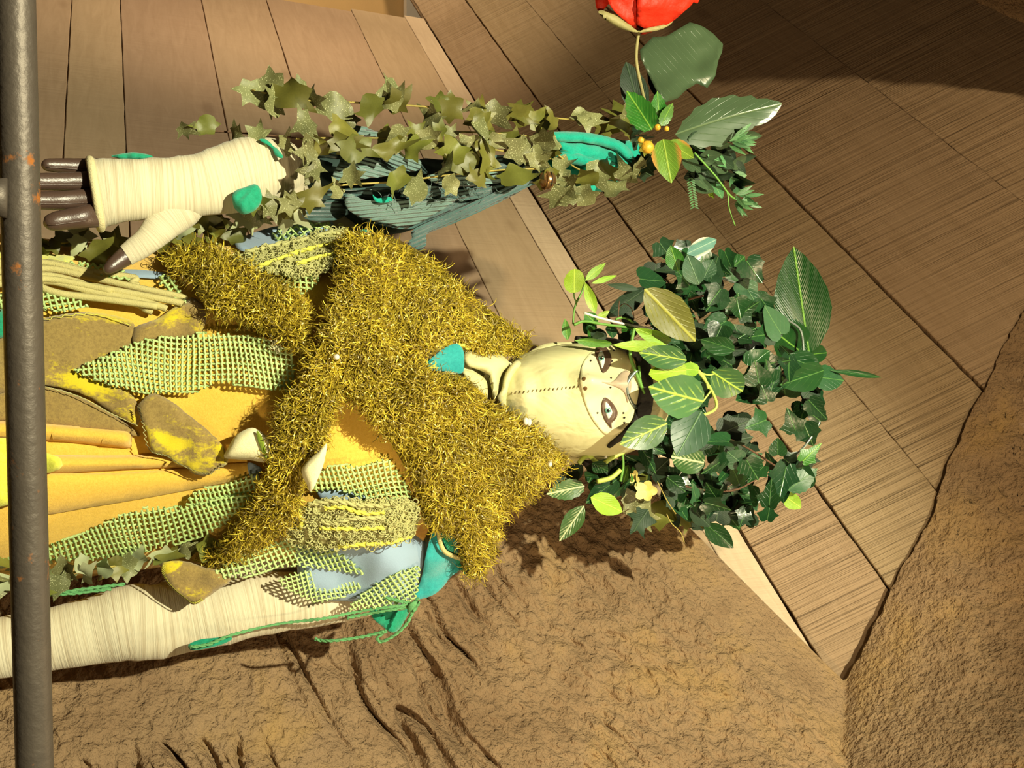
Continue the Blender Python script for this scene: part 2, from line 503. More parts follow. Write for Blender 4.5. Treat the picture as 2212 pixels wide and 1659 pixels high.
MAT['yarn_yellow'] = plain('yellow_yarn', (.80, .78, .12), .85, (.66, .64, .08), 150, .5, 1200, .0015)
MAT['string'] = plain('green_string', (.06, .26, .09), .85, (.18, .42, .17), 500, .5, 1200, .0015)
MAT['fur'] = m_fur('gold_tinsel')
MAT['furbase'] = plain('fur_backing', (.14, .09, .012), .8, ns=60)
MAT['bead'] = plain('clear_bead', (.85, .78, .62), .12, bump=0, spec=.9)
MAT['bell'] = plain('copper_bell', (.55, .30, .13), .28, bump=.1, metal=.9)
MAT['ivy'] = m_leaf('ivy_leaf', (.014, .060, .017), (.08, .20, .05), .30, .42, .015, .014, 5.0, .06)
MAT['ivyback'] = m_leaf('ivy_leaf_pale', (.038, .11, .048), (.11, .22, .08), .42, .3, .015, .014, 5.0, .06)
MAT['bigleaf'] = m_leaf('glossy_leaf', (.009, .052, .011), (.16, .34, .05), .26, .12, .01, .014, 30.0, .10, fine=170.0, side_amt=.18)
MAT['varieg'] = m_leaf('variegated_leaf', (.07, .17, .055), (.45, .62, .08), .38, .2, .01, .022, 5.0, .17, side_amt=.6)
MAT['limeleaf'] = m_leaf('lime_leaf', (.28, .46, .03), (.45, .60, .08), .45, .25, .015, .02, 9.0, .16)
MAT['olive'] = m_leaf('olive_leaf', (.16, .17, .025), (.36, .36, .05), .42, .12, .01, .03, 7.0, .14)
MAT['green'] = m_leaf('green_leaf', (.05, .20, .02), (.22, .42, .05), .4, .2, .02, .02, 9.0, .16)
MAT['whitegreen'] = m_leaf('white_veined_leaf', (.05, .13, .03), (.62, .66, .36), .4, .15, .01, .03, 7.0, .30, side_amt=.6)
MAT['creamedge'] = m_leaf('cream_edged_leaf', (.10, .26, .20), (.3, .42, .32), .45, .05, .01, .02, 9.0, .1, edge=(.75, .66, .48))
MAT['mottled'] = m_leaf('mottled_leaf', (.16, .32, .03), (.36, .48, .07), .45, .15, .02, .02, 9.0, .16, edge=(.42, .20, .04))
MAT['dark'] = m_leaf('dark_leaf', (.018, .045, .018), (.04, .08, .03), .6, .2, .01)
MAT['dull'] = m_leaf('dull_green_leaf', (.06, .105, .05), (.11, .16, .075), .33, .1, .01, .015, 6.0, .06)
MAT['sprig'] = m_leaf('sprig_leaf', (.07, .20, .07), (.20, .36, .14), .45, .25, .015)
MAT['satin'] = plain('olive_satin_leaf', (.165, .168, .028), .4, (.10, .105, .02), 20, .12, 200, .003, rnd=.3, hue=.02, spec=.5)
MAT['satin2'] = m_speckle('speckled_satin_leaf', (.19, .20, .08), (.66, .68, .38), thr=.39, scale=26)
MAT['satinback'] = plain('pale_satin_leaf', (.42, .46, .27), .5, (.32, .36, .2), 20, .1, 200, .003, rnd=.2, spec=.4)
MAT['stem'] = plain('green_stem', (.14, .33, .05), .5, bump=.2)
MAT['limestem'] = plain('lime_stem', (.48, .60, .12), .4, bump=.1)
MAT['wire'] = plain('wire', (.25, .30, .26), .3, bump=.1, metal=.5)
MAT['whitewire'] = plain('white_wire', (.75, .76, .68), .4, bump=.1)
MAT['twig'] = plain('brown_twig', (.12, .06, .03), .7)
MAT['goldstem'] = plain('gold_stem', (.40, .33, .08), .5)
MAT['poppy'] = plain('poppy_petal', (.72, .03, .006), .6, (.60, .018, .004), 12, .5, 60, .006)
MAT['sepal'] = plain('poppy_sepal', (.34, .30, .12), .6)
MAT['yellowflower'] = plain('yellow_petal', (.85, .68, .10), .6, (.80, .74, .38), 40)
MAT['band'] = plain('dark_band', (.02, .016, .012), .7)
MAT['scar'] = plain('brown_scarf', (.20, .11, .04), .8)
# ------------------------------------------------------------------ the setting
# all board joints run to one vanishing point: a horizontal direction, 41 degrees off the view
ax = ray(215.0, -1100.0); ax[2] = 0; AX = ax / np.linalg.norm(ax)        # along the boards, away to the left
NA = np.array([-AX[1], AX[0], 0.0])
if NA[1] > 0: NA = -NA                                                    # wall normal, towards the camera
Z3 = np.array([0, 0, 1.0])
A0 = np.array([0.0, 0.60, 0.0])
HINGE = on_plane(1300, 660, A0, NA)                                       # a point of the fold between wall and ceiling
TH = math.radians(36)
BV = Z3 * math.cos(TH) + NA * math.sin(TH)                                # up the sloping ceiling
NB = NA * math.cos(TH) - Z3 * math.sin(TH)

def board(name, origin, xa, ya, za, L, W, T, mat, parent, nseg=90, jit=.0016, jend=.0):
    """a plank with slightly uneven edges: length xa, width ya, face za"""
    v = []; f = []
    for i in range(nseg + 1):
        x = L * i / nseg
        j0 = random.uniform(0, jit); j1 = random.uniform(0, jit)
        c = min(.0012, W * .1)
        for (y, z) in ((j0, -T), (j0, -c), (j0 + c, 0), (W * .33, 0), (W * .66, 0), (W - j1 - c, 0), (W - j1, -c), (W - j1, -T)):
            v.append((x, y, z))
    n = 8
    for i in range(nseg):
        for k in range(n - 1):
            f.append((i * n + k, (i + 1) * n + k, (i + 1) * n + k + 1, i * n + k + 1))
        f.append((i * n + 7, (i + 1) * n + 7, (i + 1) * n, i * n))
    f.append(tuple(range(n))); f.append(tuple(nseg * n + k for k in range(n - 1, -1, -1)))
    me = bpy.data.meshes.new(name); me.from_pydata(v, [], f); me.materials.append(mat); me.update()
    o = bpy.data.objects.new(name, me); COL.objects.link(o)
    mw = Matrix.Identity(4)
    for r in range(3):
        mw[r][0] = xa[r]; mw[r][1] = ya[r]; mw[r][2] = za[r]; mw[r][3] = origin[r]
    o.parent = parent; o.matrix_world = mw
    return o

def slab(name, p, u, vv, n, a, b, t, mat, kind='structure', parent=None):
    p = np.asarray(p, float)
    q = [p + u * i * a + vv * j * b + n * k * t for k in (0, 1) for j in (0, 1) for i in (0, 1)]
    f = [(0, 2, 3, 1), (4, 5, 7, 6), (0, 1, 5, 4), (2, 6, 7, 3), (0, 4, 6, 2), (1, 3, 7, 5)]
    return mesh(name, q, f, mat, parent, False, kind=kind)

XB = -AX                                             # boards are built from their far end towards the camera
def tpar(p): return float(np.dot(p - HINGE, XB))
zt = HINGE[2]
# wall behind the figure: horizontal boards (joint heights read at the picture's upper edge)
jx = [-400, -180, 0, 155, 260, 436, 576, 750, 855]
jz = [float(on_plane(q, 0, A0, NA)[2]) for q in jx] + [zt]
TE = tpar(on_plane(965, 60, A0, NA))
wa = slab('wall_left', HINGE - NA * .012 + XB * TE - Z3 * 3.2, XB, Z3, -NA, 1.15 - TE, 3.2, .03, MAT['joint'])
wa['label'] = 'light board wall behind the figure with thin joints'
for i in range(len(jz) - 1):
    xm = (jx[i] + (jx[i + 1] if i + 1 < len(jx) else 970)) / 2
    ue = min(45, max(-400, (xm - 600) / 370.0 * 45)) if xm > 560 else -300
    t0 = tpar(on_plane(xm, ue, A0, NA))
    o = HINGE + XB * t0; o[2] = jz[i]
    board('plank', o - NA * random.uniform(0, .003), XB, Z3, NA, 1.15 - t0, jz[i + 1] - jz[i] - .0008, .03, MAT['litboard' if i == len(jz) - 2 else 'boardA'], wa)
# the sloping ceiling
jb = [1006, 1136, 1296, 1643, 2150, 2750]
sb = [0.0] + [float(np.dot(on_plane(q, 0, HINGE, NB) - HINGE, BV)) for q in jb]
wb = slab('ceiling', HINGE - NB * .014 + XB * (-3.2) - BV * .005, XB, BV, -NB, 4.6, sb[-1] + .02, .03, MAT['joint'])
wb['label'] = 'sloping ceiling of wide rough sawn boards'
lift = [0.000, .005, -.002, .004, 0.0, .003]
for i in range(len(sb) - 1):
    board('plank', HINGE + XB * (-3.1) + BV * sb[i] + NB * lift[i], XB, BV, NB, 4.4, sb[i + 1] - sb[i] - .001, .035, MAT['boardB'], wb, 160, .0022)
# what shows past the far end of the board wall
pe = P(900, 20, 2.65)
wf = slab('wall_far', (-3.6, 2.75, 1.0), np.array([1., 0, 0]), Z3, np.array([0, 1., 0]), 2.6, 2.2, .1, MAT['ochre'])
wf['label'] = 'ochre wall seen past the end of the boards'
a = P(878, -200, 2.70)
tw = slab('trim_1', (-3.3, 2.70, a[2]), np.array([1., 0, 0]), Z3, np.array([0, 1., 0]), 2.2, .5, .04, MAT['plaster'])
tw['label'] = 'white plaster panel high in the corner'

# rough stone: one displaced surface from behind the figure to the arch at the upper right
EX = [(-250, 800), (900, 800), (1050, 810), (1200, 860), (1480, 1130), (1820, 1470), (2000, 1140), (2100, 905), (2212, 680), (2420, 330)]
def yedge(x): return float(np.interp(x, [e[0] for e in EX], [e[1] for e in EX]))
CN = np.array([.70, 1.0, 0.0]); CN /= np.linalg.norm(CN); C0 = np.array([0, .36, 0])
def depth_edge(x):
    y = yedge(x)
    if x <= 1820:
        return min(on_plane(x, y, C0, CN)[1], on_plane(x, y, A0, NA)[1] - .012)
    return on_plane(x, y, HINGE, NB)[1] - .012
def depth_far(x): return float(np.interp(x, [-250, 900, 1500, 1900, 2420], [-.12, -.10, -.14, -.22, -.40]))
NXR, NYR = 600, 330
v = []; f = []
for i in range(NXR):
    x = -250 + 2670 * i / (NXR - 1)
    ye = yedge(x); de = depth_edge(x); df = depth_far(x)
    for j in range(NYR):
        s = min(1.0, j / (NYR - 41)); y = ye + (1980 - ye) * s
        Y = de + (df - de) * s
        if j > NYR - 41:
            k = (j - (NYR - 41)) / 40.0; y = 1980 + 1900 * k; Y = df - .22 * k
        p = P(x, y, Y)
        q = Vector(p)
        near = (y - ye)
        amp = 1.0
        if 1250 < x < 1850:
            k = min(1, max(0, (near - 60) / 120.0)); g = min(1, max(0, (x - 1250) / 150)) * min(1, max(0, (1850 - x) / 60))
            amp = 1 - g * (1 - k)
        g1 = noise.fractal(q * 9.0, 1.0, 2.0, 3)
        al = q.x * .9 + q.z * .44; ac = q.z * .9 - q.x * .44 + .012 * noise.noise(q * 14)
        st = Vector((al * 6.0, q.y * 3, ac * 27))
        rd = 1 - abs(noise.noise(st * 1.15)) * 2
        rd2 = 1 - abs(noise.noise(st * 2.7 + Vector((7, 3, 1)))) * 2
        big = noise.noise(q * 4.0 + Vector((3, 1, 8)))
        up2 = min(1, max(0, (x - 900) / 400)) * min(1, max(0, near / 120))
        lowm = min(1, max(0, (1500 - x) / 400)) * min(1, max(.15, (y - 1050) / 350))
        h = .010 * g1 + .011 * big + (.003 + .0040 * up2) * noise.noise(q * 100) + (.0045 + .0050 * up2) * noise.noise(q * 48)
        gm = min(1, max(0, noise.noise(q * 6 + Vector((2, 9, 4))) * 3 + .55))
        h -= lowm * gm * (.028 * max(0, rd - .74) / .26 + .009 * max(0, rd2 - .78) / .22)
        if x > 1850: 
            b2 = noise.fractal(q * 18, 1.0, 2.0, 4); kk = min(1, (x - 1850) / 150) * min(1, near / 250.0)
            h += kk * (.016 * b2 + .02 * max(0, noise.noise(q * 7)))
        p = p + np.array([0, -1.0, 0]) * h * amp
        v.append(p)
for i in range(NXR - 1):
    for j in range(NYR - 1):
        a = i * NYR + j; f.append((a, a + NYR, a + NYR + 1, a + 1))
# the edge turns back into the wall
b0 = len(v)
for i in range(NXR):
    x = -250 + 2670 * i / (NXR - 1)
    e = v[i * NYR]; c = P(x, yedge(x), depth_edge(x) + (.20 if x < 1500 else .10))
    v.append(np.asarray(c))
for i in range(NXR - 1):
    a = i * NYR; f.append((a, b0 + i, b0 + i + 1, a + NYR))
wr = mesh('wall_right', v, f, MAT['rock'], None, True, kind='structure')
wr['label'] = 'rough tan stone wall rising into an arch'

# corner of another stone arch at the picture's upper right corner
CP = [(2090, -40), (2110, 5), (2135, 14), (2150, 24), (2185, 38), (2215, 52), (2300, 80), (2420, 110), (2420, -260), (2060, -260)]
tr = patch('trim_2', CP, lambda x, y: 0 * x + .30 - (x - 2100) * .0005, MAT['rock'], None, off=0, thick=.06, step=14, rnd=False, jag=1.5, wr=(.010, 40), kind='structure')
tr['label'] = 'pale stone corner at the edge of the vault'

JP = [(2020, -380), (2249, -235), (2465, -45), (2800, 250), (2900, -900), (2020, -900)]  # unseen block added to throw the shadow band across the ceiling
tj = patch('trim_3', JP, lambda x, y: 0 * x, MAT['rock'], None, off=0, thick=.15, step=30, rnd=False, jag=2, wr=(.02, 80), kind='structure')
tj['label'] = 'unseen stone block added to shade the upper ceiling boards'
# floor and the plinth the figure stands on, both below the picture
fl = slab('floor', (-4, -4, -.05), np.array([1., 0, 0]), np.array([0, 1., 0]), Z3, 8, 8, .05, MAT['joint']); fl['label'] = 'floor below the figure'
pl = slab('plinth', (-.48, -.42, 0.0), np.array([1., 0, 0]), np.array([0, 1., 0]), Z3, .84, .56, .42, MAT['plinth'], None)
tag(pl, 'dark box plinth under the costumed figure', 'plinth')

# ------------------------------------------------------------------ steel rail in front of the figure
r0 = P(33, 0, -.50); r1 = P(75, 1659, -.46); dr = (r1 - r0)
rail = empty('handrail', (r0 + r1) / 2 * np.array([1, 1, 0]), 'rusty dark steel handrail crossing in front of the figure', 'handrail')
mb = MB(); n = 40
mb.tube([r0 + dr * t for t in np.linspace(-1.6, 2.6, n)], .0093, 20)
mb.build('top_bar', MAT['rail'], rail)
pw = P(36, 430, -.502)
for t in (0,):
    mb = MB(); rr = [.010, .009, .007, .006, .006, .006]; zz = [-.004, -.010, -.016, -.03, -.4, -pw[2]]
    mb.tube([pw + np.array([0, 0, z]) for z in zz], rr, 14)
    mb.build('post', MAT['rail'], rail)
for s in (-1.5, 2.5):
    q = r0 + dr * s; mb = MB(); mb.tube([q + np.array([0, 0, -.004]), q * np.array([1, 1, 0])], .0085, 12); mb.build('post', MAT['rail'], rail)
mb = MB(); ring = [pw + np.array([math.cos(a) * .0055, math.sin(a) * .0055 , -.0085]) for a in np.linspace(0, 2 * math.pi, 14)]
mb.tube([q + np.array([random.uniform(-.001, .001)] * 3) for q in ring], .0026, 8); mb.build('weld_bead', plain('rust', (.30, .115, .03), .9, (.16, .06, .02), 200, .8, 300, .003), rail)
# ------------------------------------------------------------------ leaves
def sym(h): return h + [(-a, b) for a, b in reversed(h) if abs(a) > 1e-6]
OUT = {
 'ivy': sym([(0, .10), (.10, .0), (.26, -.02), (.36, .08), (.40, .20), (.58, .36), (.40, .44), (.27, .54), (.20, .72), (.10, .88), (0, 1)]),
 'ivy2': sym([(0, .08), (.14, -.03), (.34, .0), (.50, .14), (.46, .30), (.52, .44), (.33, .55), (.22, .70), (.12, .88), (0, 1)]),
 'heart': sym([(0, .08), (.12, .0), (.30, .0), (.44, .12), (.47, .30), (.42, .48), (.30, .68), (.16, .86), (0, 1)]),
 'ovate': sym([(0, 0), (.18, .07), (.36, .22), (.44, .40), (.41, .58), (.30, .76), (.14, .91), (0, 1)]),
 'lance': sym([(0, 0), (.12, .10), (.24, .28), (.27, .45), (.22, .65), (.12, .84), (0, 1)]),
 'round': sym([(0, 0), (.22, .03), (.42, .18), (.50, .40), (.48, .62), (.38, .82), (.22, .95), (0, 1)]),
 'serr': sym([(0, 0), (.14, .05), (.22, .06), (.28, .15), (.38, .20), (.38, .30), (.45, .38), (.41, .46), (.42, .56), (.34, .62), (.32, .72), (.23, .77), (.18, .87), (.08, .92), (0, 1)]),
 'satin': [(0, 0), (.22, .10), (.55, .05), (.38, .30), (.60, .55), (.28, .55), (.15, .80), (.05, 1), (-.10, .72), (-.50, .85), (-.32, .50), (-.55, .20), (-.20, .15)],
 'satin2': [(0, 0), (.30, .0), (.45, .20), (.75, .30), (.40, .45), (.30, .70), (0, 1), (-.15, .65), (-.60, .60), (-.35, .35), (-.40, .10)],
 'satin3': [(0, 0), (.35, .12), (.50, .40), (.42, .62), (.60, .95), (.20, .80), (-.05, .95), (-.25, .70), (-.55, .50), (-.40, .30), (-.45, .02), (-.20, .08)],
}
W0 = {k: max(p[0] for p in o) - min(p[0] for p in o) for k, o in OUT.items()}
_leaf = {}
def leaf_mesh(kind, var, mat, name):
    key = (kind, var, mat.name)
    if key in _leaf: return _leaf[key]
    o = OUT[kind]
    st = random.getstate(); random.seed(hash((kind, var)) % 999 if False else (sum(map(ord, kind)) * 7 + var * 31))
    fold = random.uniform(.05, .30); bend = random.uniform(-.35, .35); tw = random.uniform(-.25, .25); rip = random.uniform(.02, .05)
    if kind.startswith('satin'): fold = random.uniform(-.1, .2); bend = random.uniform(-.9, .9); tw = random.uniform(-.9, .9); rip = .16
    ph = random.uniform(0, 6); random.setstate(st)
    poly = resample(round_poly(o, 2) if kind.startswith('satin') else o, .16)
    pts = [Vector((float(a), float(b))) for a, b in poly]
    ymax = 1.0
    for k in range(1, 8): pts.append(Vector((0, k / 8)))
    for y in (.2, .35, .5, .65):
        for s in (-1, 1): pts.append(Vector((s * .17, y)))
    keep = pts[:len(poly)]
    q = np.array([(p.x, p.y) for p in pts[len(poly):]])
    k = inside(poly, q[:, 0], q[:, 1]) & (edge_dist(poly, q[:, 0], q[:, 1]) > .03)
    keep += [p for p, z in zip(pts[len(poly):], k) if z]
    r = delaunay_2d_cdt(keep, [], [list(range(len(poly)))], 1, 1e-5)
    v = []; uv = []
    for p in r[0]:
        x, y = p.x, p.y
        z = fold * abs(x) - bend * (y - .3) ** 2 + tw * x * (y - .3) + rip * math.sin(7 * y + ph) * x * 2
        v.append((x, y, z)); uv.append((x / W0[kind] + .5, y))
    me = bpy.data.meshes.new(name)
    f = []
    for t in r[2]:
        a, b, c = [Vector((v[i][0], v[i][1], 0)) for i in t]
        f.append(tuple(t) if (b - a).cross(c - a).z > 0 else tuple(reversed(t)))
    me.from_pydata(v, [], f)
    ul = me.uv_layers.new(name='UVMap')
    vi = np.zeros(len(me.loops), dtype=np.int32); me.loops.foreach_get('vertex_index', vi)
    ul.data.foreach_set('uv', np.asarray(uv, dtype=np.float32)[vi].ravel())
    me.polygons.foreach_set('use_smooth', np.ones(len(me.polygons), dtype=bool))
    me.materials.append(mat); me.update(); _leaf[key] = me
    return me
def leaf(kind, base, tip, wd, mat, parent, Yb=0.0, Yt=None, tilt=(0, 0), name='leaf', var=None, label=None):
    """a leaf from base to tip (picture units) at depths Yb, Yt; wd = width in picture units"""
    Yt = Yb if Yt is None else Yt
    b = Vector(P(base[0], base[1], Yb)); t = Vector(P(tip[0], tip[1], Yt))
    if isinstance(mat, str): mat = MAT[mat]
    var = random.randrange(6) if var is None else var
    me = leaf_mesh(kind, var, mat, name)
    y = t - b; L = y.length; y.normalize()
    nh = Vector(CAM) - b; nh.normalize()
    nh = nh + Vector((tilt[0], 0, tilt[1]))
    z = nh - y * nh.dot(y); z.normalize(); x = y.cross(z)
    mpp = (b - Vector(CAM)).dot(Vector(FW)) / F
    sx = wd * mpp / W0[kind]
    o = bpy.data.objects.new(name, me); COL.objects.link(o)
    mw = Matrix.Identity(4)
    for i in range(3):
        mw[i][0] = x[i] * sx; mw[i][1] = y[i] * L; mw[i][2] = z[i] * L * .8; mw[i][3] = b[i]
    if parent is not None:
        o.parent = parent
        if parent.type == 'EMPTY': o.matrix_parent_inverse = Matrix.Translation(-Vector(parent.location))
    o.matrix_basis = mw
    if label: o['label'] = label
    return o
def rleaf(kinds, c, size, mats, parent, Y, spread=math.pi, ang0=0, tilt=.5, **kw):
    """a leaf with random heading centred near c"""
    a = ang0 + random.uniform(-spread, spread); L = size * random.uniform(.8, 1.2)
    d = (math.cos(a) * L / 2, math.sin(a) * L / 2); fs = random.uniform(.6, 1.0)
    return leaf(random.choice(kinds), (c[0] - d[0], c[1] - d[1]), (c[0] + d[0] * fs, c[1] + d[1] * fs), size * random.uniform(.75, 1.05),
                random.choice(mats), parent, Y + random.uniform(-.008, .008), Y - random.uniform(-.006, .022), (random.uniform(-tilt, tilt), random.uniform(-tilt, tilt)), **kw)
def stem(name, pts, Y, r, mat, parent, n=6, per=5):
    """a thin stem along picture points; Y a depth or list of depths"""
    Ys = Y if hasattr(Y, '__len__') else [Y] * len(pts)
    q = smooth_path([(p[0], p[1], d) for p, d in zip(pts, Ys)], per)
    mb = MB(); mb.tube([P(*w) for w in q], r, n)
    return mb.build(name, MAT[mat] if isinstance(mat, str) else mat, parent)
# ------------------------------------------------------------------ the mannequin: body, hood, painted face
TX = [-300, 0, 200, 400, 600, 740, 850, 950, 1050]
TL = [430, 500, 520, 510, 500, 505, 560, 680, 760]
TR = [1330, 1285, 1250, 1225, 1225, 1260, 1280, 1130, 930]
TD = [.150, .140, .130, .125, .145, .158, .150, .12, .07]
TC = .035
def fT(x, y):
    x = np.asarray(x, float); y = np.asarray(y, float)
    l = np.interp(x, TX, TL); r = np.interp(x, TX, TR); d = np.interp(x, TX, TD)
    s = np.clip(np.abs((y - (l + r) / 2) / ((r - l) / 2)), 0, .985)
    return TC - d * np.sqrt(1 - s ** 2.4)

man = empty('mannequin', (0.02, 0.02, .42), 'mannequin in a cream leather hood with a painted pale yellow face', 'mannequin')

PSI = math.radians(15); RHO = math.radians(1.0)
hf = np.array([-math.sin(PSI), -math.cos(PSI), 0]); hr = np.array([math.cos(PSI), -math.sin(PSI), 0])
hu = Z3 * math.cos(RHO) - hr * math.sin(RHO); hr = hr * math.cos(RHO) + Z3 * math.sin(RHO)
HC = P(1312, 834, -.104) - hf * .073
LZ = [-.125, -.118, -.105, -.085, -.06, -.03, 0, .03, .06, .09, .108, .12]
RX = [.004, .024, .040, .052, .060, .066, .069, .070, .066, .052, .032, .004]
RF = [.035, .062, .076, .080, .080, .080, .079, .082, .079, .062, .038, .006]
RB = [.02, .03, .045, .062, .075, .086, .093, .095, .092, .075, .045, .006]
def hfeat(lx, lz):
    n = np.zeros_like(lx)
    hgt = np.interp(lz, [-.058, -.047, -.036, -.015, .006, .03], [0, .015, .024, .014, .006, 0])
    wid = np.interp(lz, [-.05, -.036, 0], [.0125, .0115, .008])
    n = n + hgt * np.exp(-(lx / wid) ** 2)
    n = n - .009 * np.exp(-((np.abs(lx) - .031) / .017) ** 2 - ((lz - .0) / .014) ** 2)
    n = n + .004 * np.exp(-((lx) / .04) ** 2 - ((lz - .022) / .010) ** 2)
    n = n + .006 * np.exp(-(lx / .022) ** 2 - ((lz + .072) / .012) ** 2)
    n = n + .004 * np.exp(-((np.abs(lx) - .036) / .018) ** 2 - ((lz + .032) / .018) ** 2)
    n = n - .004 * np.exp(-(lx / .03) ** 2 - ((lz + .09) / .008) ** 2)
    return n
def hfront(lx, lz):
    rx = np.interp(lz, LZ, RX); rf = np.interp(lz, LZ, RF)
    s = np.clip(np.abs(lx) / rx, 0, .985)
    return rf * (1 - s ** 2.2) ** (1 / 2.2) + hfeat(lx, lz)
def fH(x, y, it=14):
    """depth of the face seen at a place of the picture"""
    x = np.asarray(x, float); y = np.asarray(y, float); sh = x.shape; x = x.ravel(); y = y.ravel()
    d = FW[None] + RT[None] * ((y - CY) / F)[:, None] + UP[None] * ((x - CX) / F)[:, None]
    ly = np.full(len(x), .078)
    for _ in range(it):
        t = (np.dot(HC - CAM, hf) + ly) / (d @ hf)
        p = CAM[None] + d * t[:, None] - HC[None]
        nl = hfront(p @ hr, np.clip(p @ hu, -.12, .115)); ly = ly * .4 + nl * .6
    t = (np.dot(HC - CAM, hf) + ly) / (d @ hf)
    return (CAM[None] + d * t[:, None])[:, 1].reshape(sh)

def hpt(lx, ly, lz): return HC + hr * lx + hf * ly + hu * lz
NH, NV = 72, 60
rings = []
for i in range(NV + 1):
    lz = -.125 + .245 * (0.5 - 0.5 * math.cos(math.pi * i / NV))
    rx = np.interp(lz, LZ, RX); rf = np.interp(lz, LZ, RF); rb = np.interp(lz, LZ, RB); ring = []
    for k in range(NH):
        a = 2 * math.pi * k / NH; c, s = math.cos(a), math.sin(a)
        e = 2 / 2.2
        lx = rx * math.copysign(abs(c) ** e, c); ly = (rf if s > 0 else rb) * math.copysign(abs(s) ** e, s)
        if s > 0: ly += float(hfeat(np.array(lx), np.array(lz))) * min(1, s * 2.5)
        ring.append(hpt(lx, ly, lz))
    rings.append(ring)
hv, hfc, huv = loft(rings, True, True, True)
hood = mesh('hood', hv, hfc, MAT['hood'], man, True, huv)
hood['label'] = 'cream leather hood covering chin, mouth and ears'
# stitched seam from nose to chin
mb = MB()
for k in range(17):
    q = k / 16; x = 1250 - 145 * q; y = 835 + 14 * q + random.uniform(-1, 1)
    mb.tube([P(x + 1.5, y - 2.5, float(fH(x + 1.5, y - 2.5)) - .0008), P(x - 1, y + 2.5, float(fH(x - 1, y + 2.5)) - .0008)], .0005, 5)
mb.build('seam_stitching', MAT['stitch'], hood)
# ear cover: the hood bulges at the viewer's left and flares to the right
fEar = idw([(1130, 770, -.03), (1180, 745, -.02), (1250, 745, -.02), (1240, 985, .00), (1180, 930, -.02), (1250, 960, -.02), (1290, 975, .0), (1120, 890, -.03)])
patch('hood_flap', [(1112, 885), (1130, 880), (1200, 905), (1262, 945), (1300, 960), (1285, 975), (1250, 998), (1225, 1000), (1205, 982), (1165, 937)], fEar, MAT['hood'], hood, .028, .004, 9, puff=(.010, 26))
patch('hood_flap', [(1120, 778), (1140, 762), (1180, 742), (1240, 738), (1290, 738), (1290, 752), (1230, 762), (1170, 775), (1130, 795)], fEar, MAT['hood'], hood, .018, .004, 9, puff=(.007, 16))
# neck cloth with folds
fN = idw([(990, 760, -.085), (1000, 800, -.105), (1050, 790, -.075), (1060, 840, -.08), (1100, 800, -.065), (1110, 880, -.055), (1160, 920, -.03), (1040, 750, -.04), (950, 780, -.10)])
patch('neck_cloth', [(960, 750), (1000, 742), (1045, 752), (1085, 772), (1120, 800), (1130, 850), (1140, 900), (1110, 902), (1070, 885), (1050, 862), (1020, 840), (985, 815), (955, 800)], fN, MAT['hood'], hood, .0, .003, 8, wr=(.006, 28))
patch('neck_fold', [(1000, 768), (1030, 752), (1062, 758), (1090, 772), (1102, 790), (1085, 806), (1078, 830), (1076, 862), (1066, 862), (1060, 832), (1052, 808), (1030, 798), (1010, 790)], fN, MAT['hood'], hood, .012, .003, 7, puff=(.012, 16))
patch('neck_fold', [(1000, 800), (1030, 806), (1050, 822), (1054, 848), (1050, 862), (1030, 845), (1008, 825)], fN, MAT['hood'], hood, .010, .003, 7, puff=(.006, 12))
patch('neck_fold', [(1074, 862), (1084, 840), (1092, 806), (1112, 780), (1126, 786), (1106, 816), (1098, 850), (1100, 885), (1086, 884)], fN, MAT['hood'], hood, .022, .003, 7, puff=(.008, 12))
# painted half mask
t = NT('painted_mask'); v = t.coord('UV', (1, 1, 1), (0, 0, 0))
sx = t.n('SeparateXYZ'); t.l(v, sx.inputs[0])
bl = t.math('MULTIPLY', t.ramp(t.noise(t.coord('Object'), 30, 2), [(.40, 0.0), (.62, 1.0)]), t.math('MULTIPLY', t.math('SUBTRACT', sx.outputs[0], 13.1), 2.2))
bl.node.use_clamp = True
MAT['mask'] = t.done(t.mix(bl, (.75, .71, .42), (.72, .52, .20)), .42, t.bump(t.noise(t.coord('Object'), 300, 2), .08, .001), spec=.4)
mask = patch('face_mask', [(1254, 835), (1253, 810), (1258, 788), (1270, 768), (1283, 757), (1300, 749), (1330, 744), (1360, 752), (1370, 775), (1375, 810), (1378, 840), (1372, 875), (1367, 900), (1350, 924), (1330, 938), (1312, 940), (1298, 930), (1278, 903), (1263, 868)],
             fH, MAT['mask'], man, .0016, .0016, 5)
mask['label'] = 'pale yellow painted half mask with large made up eyes'
MAT['makeup'] = plain('brown_makeup', (.13, .075, .045), .35, (.06, .035, .025), 220, .1, 300, .001)
MAT['eyewhite'] = plain('eye_white', (.75, .78, .70), .1, bump=0, spec=.9)
MAT['iris'] = plain('iris_teal', (.16, .36, .30), .08, (.08, .22, .19), 400, 0, spec=.9)
MAT['pupil'] = plain('pupil', (.008, .008, .008), .05, bump=0, spec=1)
MAT['liner'] = plain('dark_liner', (.025, .016, .012), .3, bump=0)
MAT['greymark'] = plain('grey_brown_paint', (.30, .22, .16), .5, (.52, .42, .28), 160, 0)
def disc(c, r, n=18, sy=1.0): return [(c[0] + r * math.cos(2 * math.pi * k / n), c[1] + r * sy * math.sin(2 * math.pi * k / n)) for k in range(n)]
